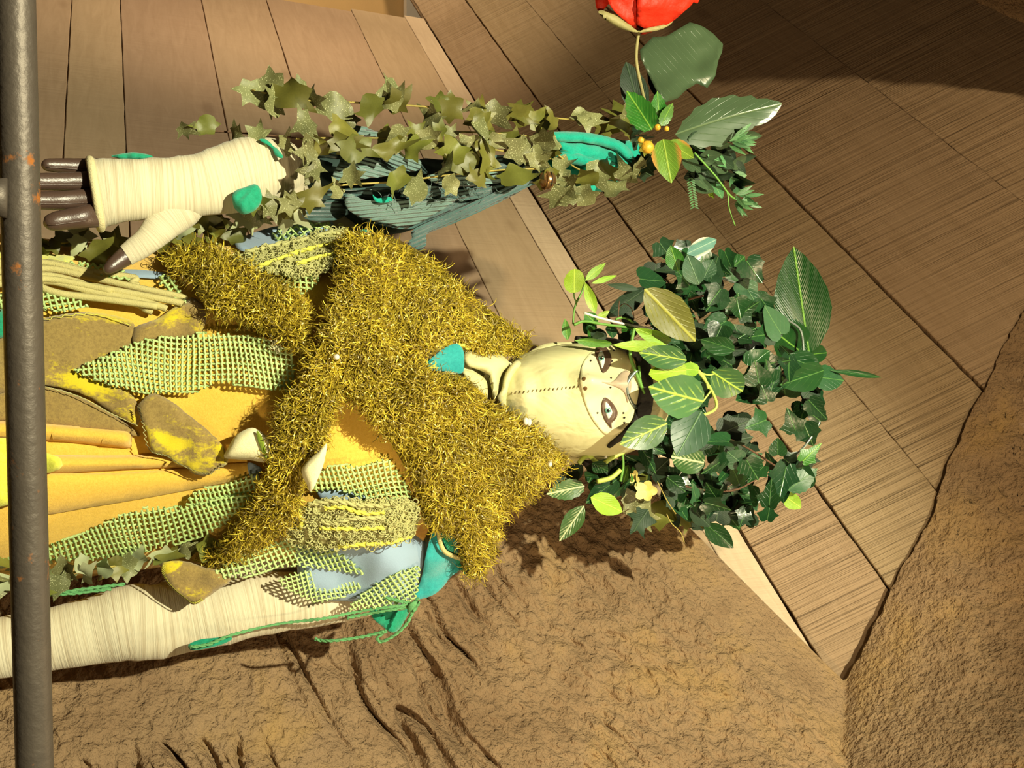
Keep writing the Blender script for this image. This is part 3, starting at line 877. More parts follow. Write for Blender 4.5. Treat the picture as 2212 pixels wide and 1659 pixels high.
def eye(mk, wh, ic, ir, pr):
    sc_ = lambda P_, k: [((p[0] - ic[0]) * k + ic[0], (p[1] - ic[1]) * k + ic[1]) for p in P_]
    mk = sc_(mk, 1.08); wh = sc_(wh, .86); ir *= .95
    a = patch('eye_makeup', mk, fH, MAT['makeup'], mask, .0026, .0008, 4, puff=(.0008, 5))
    patch('eye_liner', [((p[0] - ic[0]) * 1.34 + ic[0] + 1.4, (p[1] - ic[1]) * 1.16 + ic[1]) for p in wh], fH, MAT['liner'], mask, .0031, .0008, 4)
    patch('eye_white', wh, fH, MAT['eyewhite'], mask, .0036, .0008, 3.5, puff=(.0018, 8))
    patch('iris', disc(ic, ir, 18, .95), fH, MAT['iris'], mask, .0050, .0008, 3, puff=(.0008, 5))
    patch('pupil', disc((ic[0] + .6, ic[1]), pr, 12), fH, MAT['pupil'], mask, .0062, .0006, 2)
    patch('eye_glint', disc((ic[0] + 3.0, ic[1] - 2.2), 1.5, 8), fH, MAT['eyewhite'], mask, .0068, .0004, 1)
eye([(1287, 768), (1288, 755), (1297, 748), (1309, 752), (1318, 767), (1319, 783), (1312, 797), (1304, 803), (1299, 799), (1293, 784)],
    [(1291, 768), (1294, 758), (1300, 755), (1305, 763), (1308, 777), (1305, 792), (1301, 799), (1297, 791), (1293, 779)], (1299, 774), 6.6, 2.9)
eye([(1306, 861), (1317, 866), (1328, 879), (1333, 892), (1329, 904), (1321, 912), (1321, 923), (1313, 915), (1306, 905), (1301, 891), (1300, 876)],
    [(1308, 866), (1315, 871), (1322, 883), (1324, 893), (1318, 905), (1314, 908), (1309, 899), (1306, 888), (1305, 876)], (1313.5, 887), 7.0, 3.2)
for p in [(1276, 779), (1326, 757), (1320, 816), (1319, 837), (1291, 892), (1347, 892), (1349, 902), (1349, 913), (1322, 780)]:
    patch('painted_dot', disc(p, 2.1, 10), fH, MAT['liner'], mask, .0022, .0006, 2)
for p in [(1261.5, 818), (1264.5, 839)]:
    patch('nostril', disc(p, 4.2, 12, 1.1), fH, plain('nostril', (.16, .08, .02), .7, bump=0), mask, .0022, .0006, 2.5)
patch('brow_mark', [(1300, 825), (1318, 826), (1330, 818), (1340, 806), (1352, 800), (1361, 806), (1364, 832), (1362, 848), (1356, 870), (1350, 852), (1342, 842), (1330, 836), (1316, 831)], fH, MAT['greymark'], mask, .0021, .0005, 4)
patch('cap', [(1345, 742), (1366, 752), (1374, 780), (1379, 815), (1381, 845), (1375, 878), (1368, 905), (1348, 930), (1330, 946), (1312, 962), (1318, 968), (1336, 956), (1362, 945), (1398, 915), (1412, 860), (1408, 800), (1393, 752), (1365, 732)], fH, MAT['band'], man, .002, .002, 8)
# dark cap edge round the forehead
mb = MB()
cp = [(1262, 1000), (1290, 982), (1318, 955), (1345, 932), (1368, 905), (1380, 868), (1384, 835), (1380, 800), (1372, 768), (1350, 748), (1310, 738), (1270, 736), (1245, 735)]
q = smooth_path([(a, b, float(fEar(a, b)) - .026 if b > 940 or b < 745 else -.095) for a, b in cp], 5)
mb.tube([P(*w) for w in q], .0055, 8); mb.build('cap_edge', MAT['band'], hood)

# the body under the clothes, one skinned figure
me = bpy.data.meshes.new('body')
J = {'pel': (0.01, .05, 1.28), 'waist': (0.01, .045, 1.45), 'chest': (0.0, .045, 1.68), 'neckb': (0.0, .045, 1.86), 'neck': (0.01, .03, 1.96), 'skull': tuple(HC + np.array([0, .02, 0])),
     'sl': (-.12, .05, 1.82), 'el': tuple(P(560, 372, -.005)), 'wl': tuple(P(320, 408, -.08)),
     'sr': (.14, .05, 1.80), 'er': tuple(P(300, 1343, .0)), 'wr': tuple(P(-60, 1410, -.02)),
     'hl': (-.07, .05, 1.22), 'kl': (-.075, .04, .86), 'al': (-.08, .05, .46), 'hr': (.09, .05, 1.22), 'kr': (.095, .04, .86), 'ar': (.10, .05, .46)}
nm = list(J); E = [('pel', 'waist'), ('waist', 'chest'), ('chest', 'neckb'), ('neckb', 'neck'), ('neck', 'skull'), ('neckb', 'sl'), ('sl', 'el'), ('el', 'wl'), ('neckb', 'sr'), ('sr', 'er'), ('er', 'wr'),
     ('pel', 'hl'), ('hl', 'kl'), ('kl', 'al'), ('pel', 'hr'), ('hr', 'kr'), ('kr', 'ar')]
me.from_pydata([tuple(map(float, J[k])) for k in nm], [(nm.index(a), nm.index(b)) for a, b in E], [])
bo = link('body', me, MAT['body'], man)
sk = bo.modifiers.new('skin', 'SKIN'); sk.use_smooth_shade = True
RR = {'pel': .085, 'waist': .075, 'chest': .085, 'neckb': .05, 'neck': .038, 'skull': .055, 'sl': .04, 'el': .02, 'wl': .016, 'sr': .038, 'er': .028, 'wr': .022, 'hl': .06, 'kl': .045, 'al': .035, 'hr': .06, 'kr': .045, 'ar': .035}
sd = me.skin_vertices[0].data
for i, k in enumerate(nm): sd[i].radius = (RR[k], RR[k]); sd[i].use_root = (k == 'pel')
bo.modifiers.new('sub', 'SUBSURF').levels = 1

# ------------------------------------------------------------------ dress
dress = empty('dress', (0.02, .03, .43), 'long mustard yellow felt dress hung with leaf scraps, netting and yarn', 'dress')
rings = []
N = 72
lev = list(np.linspace(-300, 1000, 54))
for zz in (.45, .75, 1.0, 1.15):
    pass
for x in lev:
    l = np.interp(x, TX, TL); r = np.interp(x, TX, TR); d = np.interp(x, TX, TD); ring = []
    for k in range(N):
        a = 2 * math.pi * k / N; c, s = math.cos(a), math.sin(a)
        y = (l + r) / 2 + (r - l) / 2 * c * .985
        q = abs(c * .985)
        Y = TC - d * (1 if s >= 0 else -.75) * math.sqrt(1 - q ** 2.4)
        wv = 0.0
        if s > 0: wv = .004 * noise.noise(Vector((x / 260.0, y / 60.0, 3))) * (1 if x < 650 else .4)
        ring.append(P(x, y, Y + wv))
    rings.append(ring)
low = []
for k4, z in enumerate((.44, .7, .95)):
    sc = 1.22 - .06 * k4
    c0 = np.mean(rings[0], 0)
    low.append([np.array([c0[0] + (p[0] - c0[0]) * sc, c0[1] + (p[1] - c0[1]) * sc, z]) for p in rings[0]])
v, f, uv = loft(low + rings, True, False, False)
mesh('gown', v, f, MAT['dress'], dress, True, uv)
# pleats at the lower right
patch('pleat', [(-150, 915), (0, 908), (90, 912), (250, 925), (282, 935), (284, 955), (270, 968), (150, 955), (0, 948), (-150, 950)], fT, MAT['dress'], dress, .003, .004, 11, puff=(.016, 22))
patch('pleat', [(80, 985), (220, 984), (370, 984), (383, 996), (378, 1008), (250, 1016), (120, 1022), (60, 1016)], fT, MAT['dress'], dress, .003, .004, 10, puff=(.014, 18))
patch('pleat', [(60, 1030), (250, 1022), (400, 1012), (530, 1000), (545, 1012), (540, 1030), (400, 1060), (200, 1095), (60, 1110)], fT, MAT['dress'], dress, .002, .003, 12, puff=(.006, 40))
# felt leaves
L = [
 ('felt_leaf', 'brown', [(-60, 760), (0, 728), (80, 690), (190, 674), (270, 688), (292, 705), (290, 740), (240, 775), (170, 798), (230, 830), (290, 858), (298, 918), (240, 890), (180, 852), (90, 832), (0, 850), (-60, 850)], .007, (.006, 60), 'large brown felt leaf streaked with yellow'),
 ('felt_leaf', 'brown2', [(-60, 862), (0, 848), (90, 834), (170, 856), (240, 893), (300, 938), (270, 938), (90, 916), (0, 908), (-60, 905)], .005, (.004, 60), 'plain brown felt leaf'),
 ('felt_leaf', 'brown', [(288, 714), (300, 702), (335, 690), (370, 668), (400, 650), (418, 643), (440, 665), (445, 690), (436, 715), (415, 730), (350, 735), (292, 742)], .011, (.006, 40), None),
 ('felt_leaf', 'brown', [(334, 850), (310, 862), (297, 880), (305, 905), (318, 940), (325, 972), (345, 980), (362, 986), (380, 1002), (402, 1010), (420, 1024), (450, 1027), (470, 1012), (492, 1000), (482, 965), (450, 930), (410, 898), (372, 868)], .018, (.005, 40), 'ragged brown felt leaf standing off the dress'),
 ('felt_leaf', 'brown', [(352, 1215), (350, 1238), (368, 1268), (395, 1292), (418, 1306), (438, 1297), (470, 1275), (498, 1255), (480, 1235), (440, 1225), (400, 1212)], .030, (.006, 40), 'brown felt leaf with stitched yellow edge'),
 ('felt_scrap', 'lime_felt', [(-60, 960), (0, 945), (60, 960), (100, 978), (130, 990), (133, 1010), (110, 1020), (90, 1028), (95, 1060), (50, 1080), (0, 1095), (-60, 1100)], .014, (.008, 50), 'lime yellow felt scrap behind the rail'),
 ('felt_scrap', 'green_felt', [(-60, 670), (0, 668), (14, 672), (16, 705), (10, 728), (-60, 735)], .012, (.003, 40), 'dark green felt corner'),
 ('felt_scrap', 'lime_felt', [(-60, 540), (20, 545), (90, 548), (150, 552), (160, 560), (130, 575), (60, 590), (0, 600), (-60, 600)], .010, (.006, 50), None),
]
for nme, mt, poly, off, wr_, lab in L:
    o = patch(nme, poly, fT if poly[0][1] < 1200 else (lambda x, y: -.035 + 0 * x), MAT[mt], dress, off, .0035, 9, puff=(.004, 10), wr=wr_, jag=.8)
    if lab: o['label'] = lab
# stitched edges
def edging(pts, fn, off, mat, step=4, amp=3.0, r=.0005, name='stitching'):
    q = smooth_path(pts, 10); mb = MB(); out = []
    for i, p in enumerate(q):
        out.append(P(p[0] + amp * (1 if i % 2 else -1), p[1] + amp * .6 * (1 if i % 2 else -1), float(fn(p[0], p[1])) - off))
    mb.tube(out, r, 4); return mb.build(name, mat, dress)
edging([(80, 693), (190, 678), (285, 703)], fT, .0145, MAT['yarn_yellow'])
edging([(355, 1222), (353, 1240), (370, 1266), (396, 1289), (418, 1302), (437, 1295)], lambda x, y: -.035, .0375, MAT['yarn_yellow'])
edging([(300, 880), (308, 912), (322, 970), (360, 985), (400, 1008), (450, 1023), (488, 1000)], fT, .026, MAT['yarn'])
edging([(90, 834), (170, 856), (240, 893), (298, 920)], fT, .0145, MAT['yarn'])
# blue jersey under the scraps
fBl = idw([(740, 1150, -.05), (740, 1260, -.01), (930, 1150, -.01), (930, 1280, .0), (700, 1280, -.015), (860, 1210, -.045), (640, 1260, -.02), (800, 1120, -.06)])
o = patch('jersey_panel', [(640, 1090), (760, 1070), (870, 1120), (925, 1170), (918, 1230), (900, 1290), (840, 1310), (760, 1300), (660, 1285), (640, 1200)], fBl, MAT['blue'], dress, .018, .004, 12, puff=(.024, 60), wr=(.006, 50)); o['label'] = 'blue grey jersey at the shoulder'
patch('jersey_panel', [(240, 585), (290, 582), (360, 590), (355, 602), (300, 600), (245, 596)], fT, MAT['blue'], dress, .006, .003, 8)
patch('jersey_panel', [(535, 1000), (555, 1005), (566, 1015), (552, 1035), (540, 1030)], fT, MAT['blue'], dress, .006, .003, 6)
patch('jersey_panel', [(510, 520), (590, 490), (700, 475), (720, 490), (690, 520), (600, 540), (530, 545)], fT, MAT['blue'], dress, .012, .003, 10)
patch('jersey_panel', [(690, 1058), (760, 1062), (800, 1078), (780, 1090), (700, 1080)], fT, MAT['blue'], dress, .006, .003, 8)
o = patch('felt_scrap', [(895, 1105), (925, 1112), (935, 1140), (925, 1170), (900, 1160), (885, 1142)], fBl, m_felt('orange_felt', (.62, .33, .06), (.5, .25, .05)), dress, .03, .004, 7, puff=(.006, 10)); o['label'] = 'orange felt tab'
# netting
NETS = [
 ([(160, 800), (200, 778), (300, 735), (380, 724), (450, 718), (520, 722), (560, 727), (610, 745), (636, 770), (636, 842), (600, 842), (540, 838), (470, 828), (430, 846), (380, 852), (320, 850), (250, 836), (190, 815)], fT, .016, 1.50),
 ([(668, 1062), (690, 1020), (720, 1003), (790, 1002), (825, 990), (848, 1000), (880, 1050), (890, 1072), (860, 1080), (780, 1076), (740, 1062)], fT, .012, 1.35),
 ([(-60, 1222), (0, 1205), (90, 1182), (200, 1140), (290, 1100), (400, 1090), (480, 1075), (548, 1070), (490, 1130), (420, 1165), (340, 1185), (260, 1205), (130, 1215), (0, 1228)], fT, .022, 1.25),
 ([(402, 1090), (420, 1060), (470, 1045), (540, 1025), (562, 1030), (552, 1082), (480, 1085)], fT, .014, 1.3),
 ([(462, 1235), (500, 1210), (560, 1185), (600, 1168), (660, 1165), (730, 1190), (790, 1240), (770, 1240), (700, 1230), (640, 1225), (590, 1230), (540, 1245), (480, 1252)], fBl, .046, 1.15),
 ([(598, 1252), (640, 1235), (700, 1232), (770, 1255), (782, 1270), (740, 1292), (700, 1302), (660, 1296), (620, 1275)], fBl, .038, 1.25),
 ([(752, 1315), (790, 1275), (830, 1248), (870, 1232), (908, 1224), (905, 1260), (898, 1292), (860, 1308), (800, 1316)], fBl, .044, .95),
 ([(588, 505), (620, 488), (700, 478), (712, 492), (650, 512), (605, 522)], fT, .020, .8),
 ([(600, 605), (640, 590), (690, 582), (690, 610), (660, 632), (630, 640)], fT, .016, 1.4),
 ([(-40, 640), (0, 628), (80, 625), (150, 640), (196, 660), (160, 674), (100, 672), (0, 668)], fT, .020, 1.2),
 ([(150, 565), (250, 575), (285, 600), (260, 606), (190, 590), (150, 578)], fT, .014, .9),
 ([(355, 590), (380, 610), (405, 645), (395, 660), (370, 640), (340, 605)], fT, .014, .9),
]
for i, (poly, fn, off, an) in enumerate(NETS):
    net('net_scrap', poly, fn, MAT['net'], dress, off, an, 9.5 if i in (5, 6) else 11.5, .00115 if i in (5, 6) else .00135)
# ropes: coiled cords at the hip
def rope(pts, fn, off, r, mat, parent, name='rope', twist=True):
    q = smooth_path(pts, 7); c = [P(a, b, float(fn(a, b)) - off) for a, b in q]; mb = MB()
    if not twist: mb.tube(c, r, 8)
    else:
        for s in (0, 1):
            out = []; acc = 0
            for i, p in enumerate(c):
                if i: acc += np.linalg.norm(c[i] - c[i - 1])
                t = c[min(i + 1, len(c) - 1)] - c[max(i - 1, 0)]; t = t / (np.linalg.norm(t) + 1e-9)
                n1 = np.cross(t, [0, 1, 0]); n1 /= np.linalg.norm(n1) + 1e-9; n2 = np.cross(t, n1)
                g = acc / r * .9 + s * math.pi
                out.append(p + (n1 * math.cos(g) + n2 * math.sin(g)) * r * .5)
            mb.tube(out, r * .62, 6)
    return mb.build(name, mat, parent)
for k, (y0, y1, y2, x2, o2) in enumerate([(585, 600, 640, 400, .014), (600, 618, 652, 395, .020), (612, 630, 662, 360, .018), (640, 642, 668, 330, .014), (572, 588, 612, 300, .013)]):
    rope([(-80, y0 + 4), (40, y0), (110, y0 - 4), (200, y1), (290, (y1 + y2) / 2), (x2 - 15, y2), (x2, y2 + 6)], fT, o2, .0034, MAT['rope'], dress, twist=False)
rope([(240, 628), (130, 606), (84, 604), (82, 616), (130, 634), (240, 648), (340, 662)], fT, .022, .0033, MAT['rope'], dress, twist=False)
rope([(200, 592), (100, 568), (0, 566), (-80, 568)], fT, .016, .0033, MAT['rope'], dress, twist=False)
# curly yarn patches
def yarn_patch(poly, fn, off, n, parent, label):
    t = patch('yarn_patch', poly, fn, MAT['yarn'], parent, off, .004, 9, puff=(.010, 18), wr=(.006, 16)); t['label'] = label
    x0, y0 = np.min(poly, 0); x1, y1 = np.max(poly, 0); pp = round_poly(poly); mb = MB(); k = 0
    while k < n:
        x = random.uniform(x0, x1); y = random.uniform(y0, y1)
        if not inside(pp, np.array([x]), np.array([y]))[0]: continue
        k += 1; a = random.uniform(0, 6.28); cv = random.uniform(.5, 1.1) * random.choice((-1, 1)); out = []; d = float(fn(x, y)) - off - .008
        for s in range(10):
            out.append(P(x, y, d - .004 * math.sin(s * .35) - .002 * random.random())); a += cv + random.uniform(-.3, .3); x += 3.4 * math.cos(a); y += 3.4 * math.sin(a)
        mb.tube(out, .00062, 4, False)
    mb.build('yarn_curls', MAT['yarn'], t, kind='stuff')
    return t
Y1 = yarn_patch([(500, 560), (530, 545), (600, 525), (680, 505), (740, 492), (755, 520), (750, 560), (700, 590), (640, 600), (560, 590), (510, 590)], fT, .016, 480, dress, 'khaki curly yarn patch on the chest beside the raised branch')
Y2 = yarn_patch([(620, 1165), (640, 1120), (668, 1085), (720, 1078), (800, 1082), (880, 1078), (905, 1100), (900, 1140), (880, 1165), (820, 1180), (740, 1185), (660, 1180)], fT, .022, 800, dress, 'khaki curly yarn patch below the shoulder')
for pts, mt in [([(530, 545), (600, 528), (690, 508), (740, 500)], 'yarn'), ([(560, 575), (640, 545), (700, 530), (745, 525)], 'yarn_yellow'), ([(640, 570), (690, 555), (740, 545)], 'yarn_yellow'), ([(610, 530), (660, 516), (720, 500)], 'yarn')]:
    rope(pts, fT, .030, .0026, MAT[mt], Y1)
for pts, mt in [([(665, 1090), (720, 1082), (770, 1090), (820, 1092), (840, 1088)], 'yarn'), ([(700, 1098), (740, 1095), (780, 1108), (830, 1106)], 'yarn_yellow'), ([(640, 1090), (650, 1120), (648, 1140)], 'yarn_yellow'), ([(690, 1140), (760, 1142), (830, 1140)], 'yarn_yellow'), ([(690, 1125), (720, 1130), (760, 1120), (830, 1118)], 'yarn'), ([(730, 1180), (780, 1176), (840, 1172), (890, 1158)], 'yarn_yellow')]:
    rope(pts, fT, .035, .0026, MAT[mt], Y2)
# cream petals at the belt
o = patch('petal', [(484, 988), (492, 968), (508, 942), (530, 928), (546, 924), (560, 930), (580, 945), (604, 964), (592, 985), (576, 999), (540, 994), (508, 992)], fT, MAT['petal'], dress, .030, .003, 7, puff=(.012, 24)); o['label'] = 'curled cream felt petal with green fold'
patch('petal_fold', [(556, 930), (566, 945), (574, 970), (577, 994), (570, 985), (560, 962), (554, 942)], fT, m_felt('moss_felt', (.22, .30, .02), (.16, .24, .02)), dress, .044, .002, 5)
o = patch('petal', [(652, 1012), (668, 992), (690, 974), (706, 958), (702, 990), (692, 1022), (672, 1062), (662, 1045), (654, 1030)], fT, MAT['petal'], dress, .072, .003, 7, puff=(.008, 14)); o['label'] = 'cream felt petal sticking out under the fur'
# turquoise lapel at the viewer's right shoulder
fLp = idw([(900, 1290, -.03), (960, 1150, -.045), (990, 1240, -.02), (1020, 1245, -.01), (930, 1200, -.055)])
o = patch('shoulder_flap', [(938, 1142), (975, 1152), (995, 1162), (990, 1190), (1000, 1225), (975, 1245), (955, 1270), (930, 1288), (895, 1292), (910, 1250), (922, 1190)], fLp, MAT['teal'], dress, .014, .004, 9, wr=(.006, 30)); o['label'] = 'turquoise felt flap at the shoulder'
patch('flap_lining', [(952, 1150), (965, 1185), (985, 1215), (1002, 1238), (1012, 1245), (1030, 1238), (1026, 1225), (1012, 1232), (998, 1210), (985, 1185), (972, 1158)], fLp, MAT['green_felt'], dress, .020, .004, 7, wr=(.004, 20))
rope([(947, 1148), (952, 1175), (965, 1195), (998, 1208)], fLp, .026, .0026, MAT['rope'], dress, twist=False)
o = patch('felt_scrap', [(800, 1312), (830, 1318), (870, 1318), (890, 1308), (880, 1330), (862, 1360), (845, 1366), (825, 1352), (805, 1335)], fBl, MAT['green_felt'], dress, .016, .004, 7, wr=(.004, 20)); o['label'] = 'dark green felt scrap tied with string'
o = patch('neck_scrap', [(918, 790), (930, 775), (960, 752), (985, 742), (1000, 755), (1003, 780), (998, 806), (965, 802), (935, 800)], idw([(920, 780, -.135), (1000, 780, -.115), (960, 750, -.115)]), MAT['teal'], dress, .012, .003, 7, wr=(.004, 30)); o['label'] = 'bright turquoise scrap at the throat'
rope([(970, 748), (1000, 745), (1010, 752), (1020, 742), (1035, 740)], fN, .022, .002, MAT['yarn_yellow'], dress, twist=False)
# green strings
fS = idw([(400, 1400, -.05), (700, 1350, -.05), (900, 1300, -.06), (680, 1385, -.02), (200, 1270, -.06)])
for pts in [[(410, 1398), (450, 1392), (500, 1372), (600, 1348), (700, 1336), (790, 1318), (880, 1306), (905, 1292)], [(750, 1335), (800, 1325), (860, 1315), (900, 1310)],
            [(680, 1380), (700, 1384), (740, 1382), (790, 1374), (830, 1364)], [(895, 1312), (880, 1345), (855, 1370), (825, 1386), (815, 1378), (835, 1362)], [(830, 1290), (870, 1300), (905, 1306)]]:
    rope(pts, fS, .012, .0019, MAT['string'], dress, name='string')
for pts in [[(90, 1285), (160, 1282), (240, 1272)], [(130, 1280), (200, 1270), (270, 1262)]]:
    rope(pts, fS, .0, .0019, MAT['string'], dress, name='string')
mb = MB(); c = P(893, 1310, -.075)
for k in range(5): mb.tube([c + np.array([math.cos(a + k) * .005, math.sin(a * 1.3 + k) * .004, math.sin(a + k * .7) * .005]) for a in np.linspace(0, 5.5, 12)], .0017, 5)
mb.build('string_knot', MAT['string'], dress)
o = patch('felt_leaf', [(408, 1392), (430, 1382), (460, 1378), (490, 1376), (502, 1380), (480, 1392), (440, 1402), (412, 1404)], fS, MAT['green_felt'], dress, .006, .003, 6); o['label'] = 'small green felt leaf on the sleeve edge'
# white thread tuft
mb = MB(); 
for k in range(40):
    a = random.uniform(0, 6.28); x, y = 595 + random.uniform(-8, 8), 742 + random.uniform(-14, 14); b = float(fT(x, y)) - .018
    mb.tube([P(x, y, b), P(x + 5 * math.cos(a), y + 5 * math.sin(a), b - .006), P(x + 10 * math.cos(a + .6), y + 10 * math.sin(a + .6), b - .007)], .0004, 3, False)
mb.build('thread_tuft', MAT['petal'], dress, kind='stuff')
# ------------------------------------------------------------------ sleeves, gauntlet, glove
slv = mesh('sleeve', *loft(limb_rings([(850, 1262, .02, 20), (800, 1290, .015, 38), (720, 1292, .0, 55), (640, 1297, -.005, 62), (560, 1304, -.005, 68), (480, 1320, -.005, 72), (400, 1336, -.005, 74), (330, 1344, -.01, 80), (280, 1346, -.012, 81), (200, 1362, -.012, 72), (100, 1383, -.015, 67), (0, 1400, -.02, 64), (-120, 1420, -.03, 58), (-220, 1430, -.035, 50)], 28, .8, 4, .05), True, True, True)[:2], MAT['heather'], None, True)
def loftobj(name, rings, mat, parent, c0=False, c1=False):
    v, f, uv = loft(rings, True, c0, c1); return mesh(name, v, f, mat, parent, True, uv)
bpy.data.objects.remove(slv)
slv = loftobj('sleeve', limb_rings([(850, 1262, .02, 20), (800, 1290, .015, 38), (720, 1292, .0, 55), (640, 1297, -.005, 62), (560, 1304, -.005, 68), (480, 1320, -.005, 72), (400, 1336, -.005, 74), (330, 1344, -.01, 80), (280, 1346, -.012, 81), (200, 1362, -.012, 72), (100, 1383, -.015, 67), (0, 1400, -.02, 64), (-120, 1420, -.03, 58), (-220, 1430, -.035, 50)], 28, .8, 4, .05), MAT['heather'], None, True, True)
tag(slv, 'cream striped knit sleeve on the arm hanging beside the stone wall', 'sleeve')

glv = empty('gauntlet', P(400, 405, -.06), 'cream striped knit gauntlet with green felt leaves covering a forearm', 'gauntlet')
G = [(212, 418, -.098, 76), (230, 415, -.098, 73), (270, 412, -.096, 68), (330, 408, -.09, 66), (390, 405, -.08, 67), (440, 398, -.068, 69), (490, 386, -.055, 75), (530, 376, -.045, 78), (570, 368, -.035, 73), (605, 362, -.022, 62), (635, 356, -.008, 50), (650, 352, .0, 36), (656, 350, .004, 18)]
loftobj('knit', limb_rings(G, 32, .74, 5, .045), MAT['heather2'], glv, False, True)
rg = limb_rings([(206, 420, -.098, 75), (212, 419, -.098, 76)], 32, .74, 2)[0]
mb = MB(); mb.tube(rg + [rg[0]], .0038, 8, False); mb.build('cuff', MAT['cuff'], glv)
TB = [(430, 425, -.060, 30), (400, 448, -.076, 42), (360, 476, -.088, 42), (320, 518, -.098, 31), (290, 540, -.102, 27), (272, 552, -.105, 24)]
loftobj('thumb_sleeve', limb_rings(TB, 20, .8, 4, .03), MAT['heather2'], glv)
fG = idw([(520, 440, -.085), (560, 400, -.08), (590, 315, -.045), (290, 335, -.07), (500, 460, -.07)])
for poly, nn in [([(502, 420), (512, 410), (530, 404), (548, 398), (560, 404), (566, 425), (560, 445), (545, 458), (525, 463), (508, 452), (503, 438)], 0),
             ([(560, 302), (572, 300), (584, 308), (590, 315), (600, 322), (612, 338), (606, 342), (594, 335), (588, 322), (575, 312)], 1),
             ([(240, 337), (262, 332), (290, 329), (325, 335), (328, 342), (300, 344), (262, 343)], 2)]:
    patch('felt_leaf', poly, fG, m_felt('gauntlet_green_felt%d' % nn, (.02, .36, .21), (.015, .29, .16)), glv, .012, .004, 5, puff=(.003, 6), wr=(.003, 14))

hand = empty('glove', P(180, 420, -.095), 'dark brown leather glove with fingers pointing down behind the rail', 'glove')
FG = [
 ('little_finger', [(232, 362, -.084, 18), (205, 362, -.088, 20), (160, 359, -.094, 17), (120, 357, -.099, 15), (100, 356, -.101, 13), (92, 356, -.101, 8), (89, 356, -.101, 2)]),
 ('ring_finger', [(240, 390, -.090, 21), (212, 391, -.097, 23), (150, 392, -.106, 20), (100, 392, -.111, 19), (60, 392, -.116, 18), (35, 392, -.117, 15), (25, 392, -.117, 8), (22, 392, -.117, 2)]),
 ('middle_finger', [(240, 424, -.092, 22), (215, 428, -.100, 24), (150, 432, -.112, 21), (100, 433, -.116, 20), (50, 434, -.121, 18), (22, 434, -.122, 15), (12, 434, -.122, 8), (9, 434, -.122, 2)]),
 ('index_finger', [(250, 452, -.088, 24), (230, 460, -.099, 28), (190, 467, -.113, 26), (150, 473, -.117, 23), (120, 478, -.120, 21), (103, 480, -.121, 16), (96, 481, -.121, 9), (93, 481, -.121, 2)]),
 ('thumb', [(300, 535, -.100, 22), (275, 551, -.104, 22), (255, 565, -.107, 19), (240, 576, -.110, 15), (230, 584, -.111, 10), (226, 588, -.111, 3)])]
rr = limb_rings([(330, 410, -.086, 50), (290, 411, -.088, 55), (250, 413, -.090, 60), (225, 415, -.092, 56)], 24, .40, 3)
loftobj('palm', rr, MAT['leather'], hand, True, True)
for nme, cl in FG:
    fo = loftobj(nme, limb_rings(cl, 16, .9, 4, .04), MAT['leather'], hand, True, True)
    if nme != 'thumb':   # sewn seam along the finger
        mb = MB(); cc = [c for c in cl if c[0] < 225][:-2]
        mb.tube([P(c[0], c[1] + c[3] * .35, c[2] - c[3] * .00043 * .80) for c in smooth_path(cc, 4)], .0006, 4)
        mb.build('seam', MAT['leather'], fo)
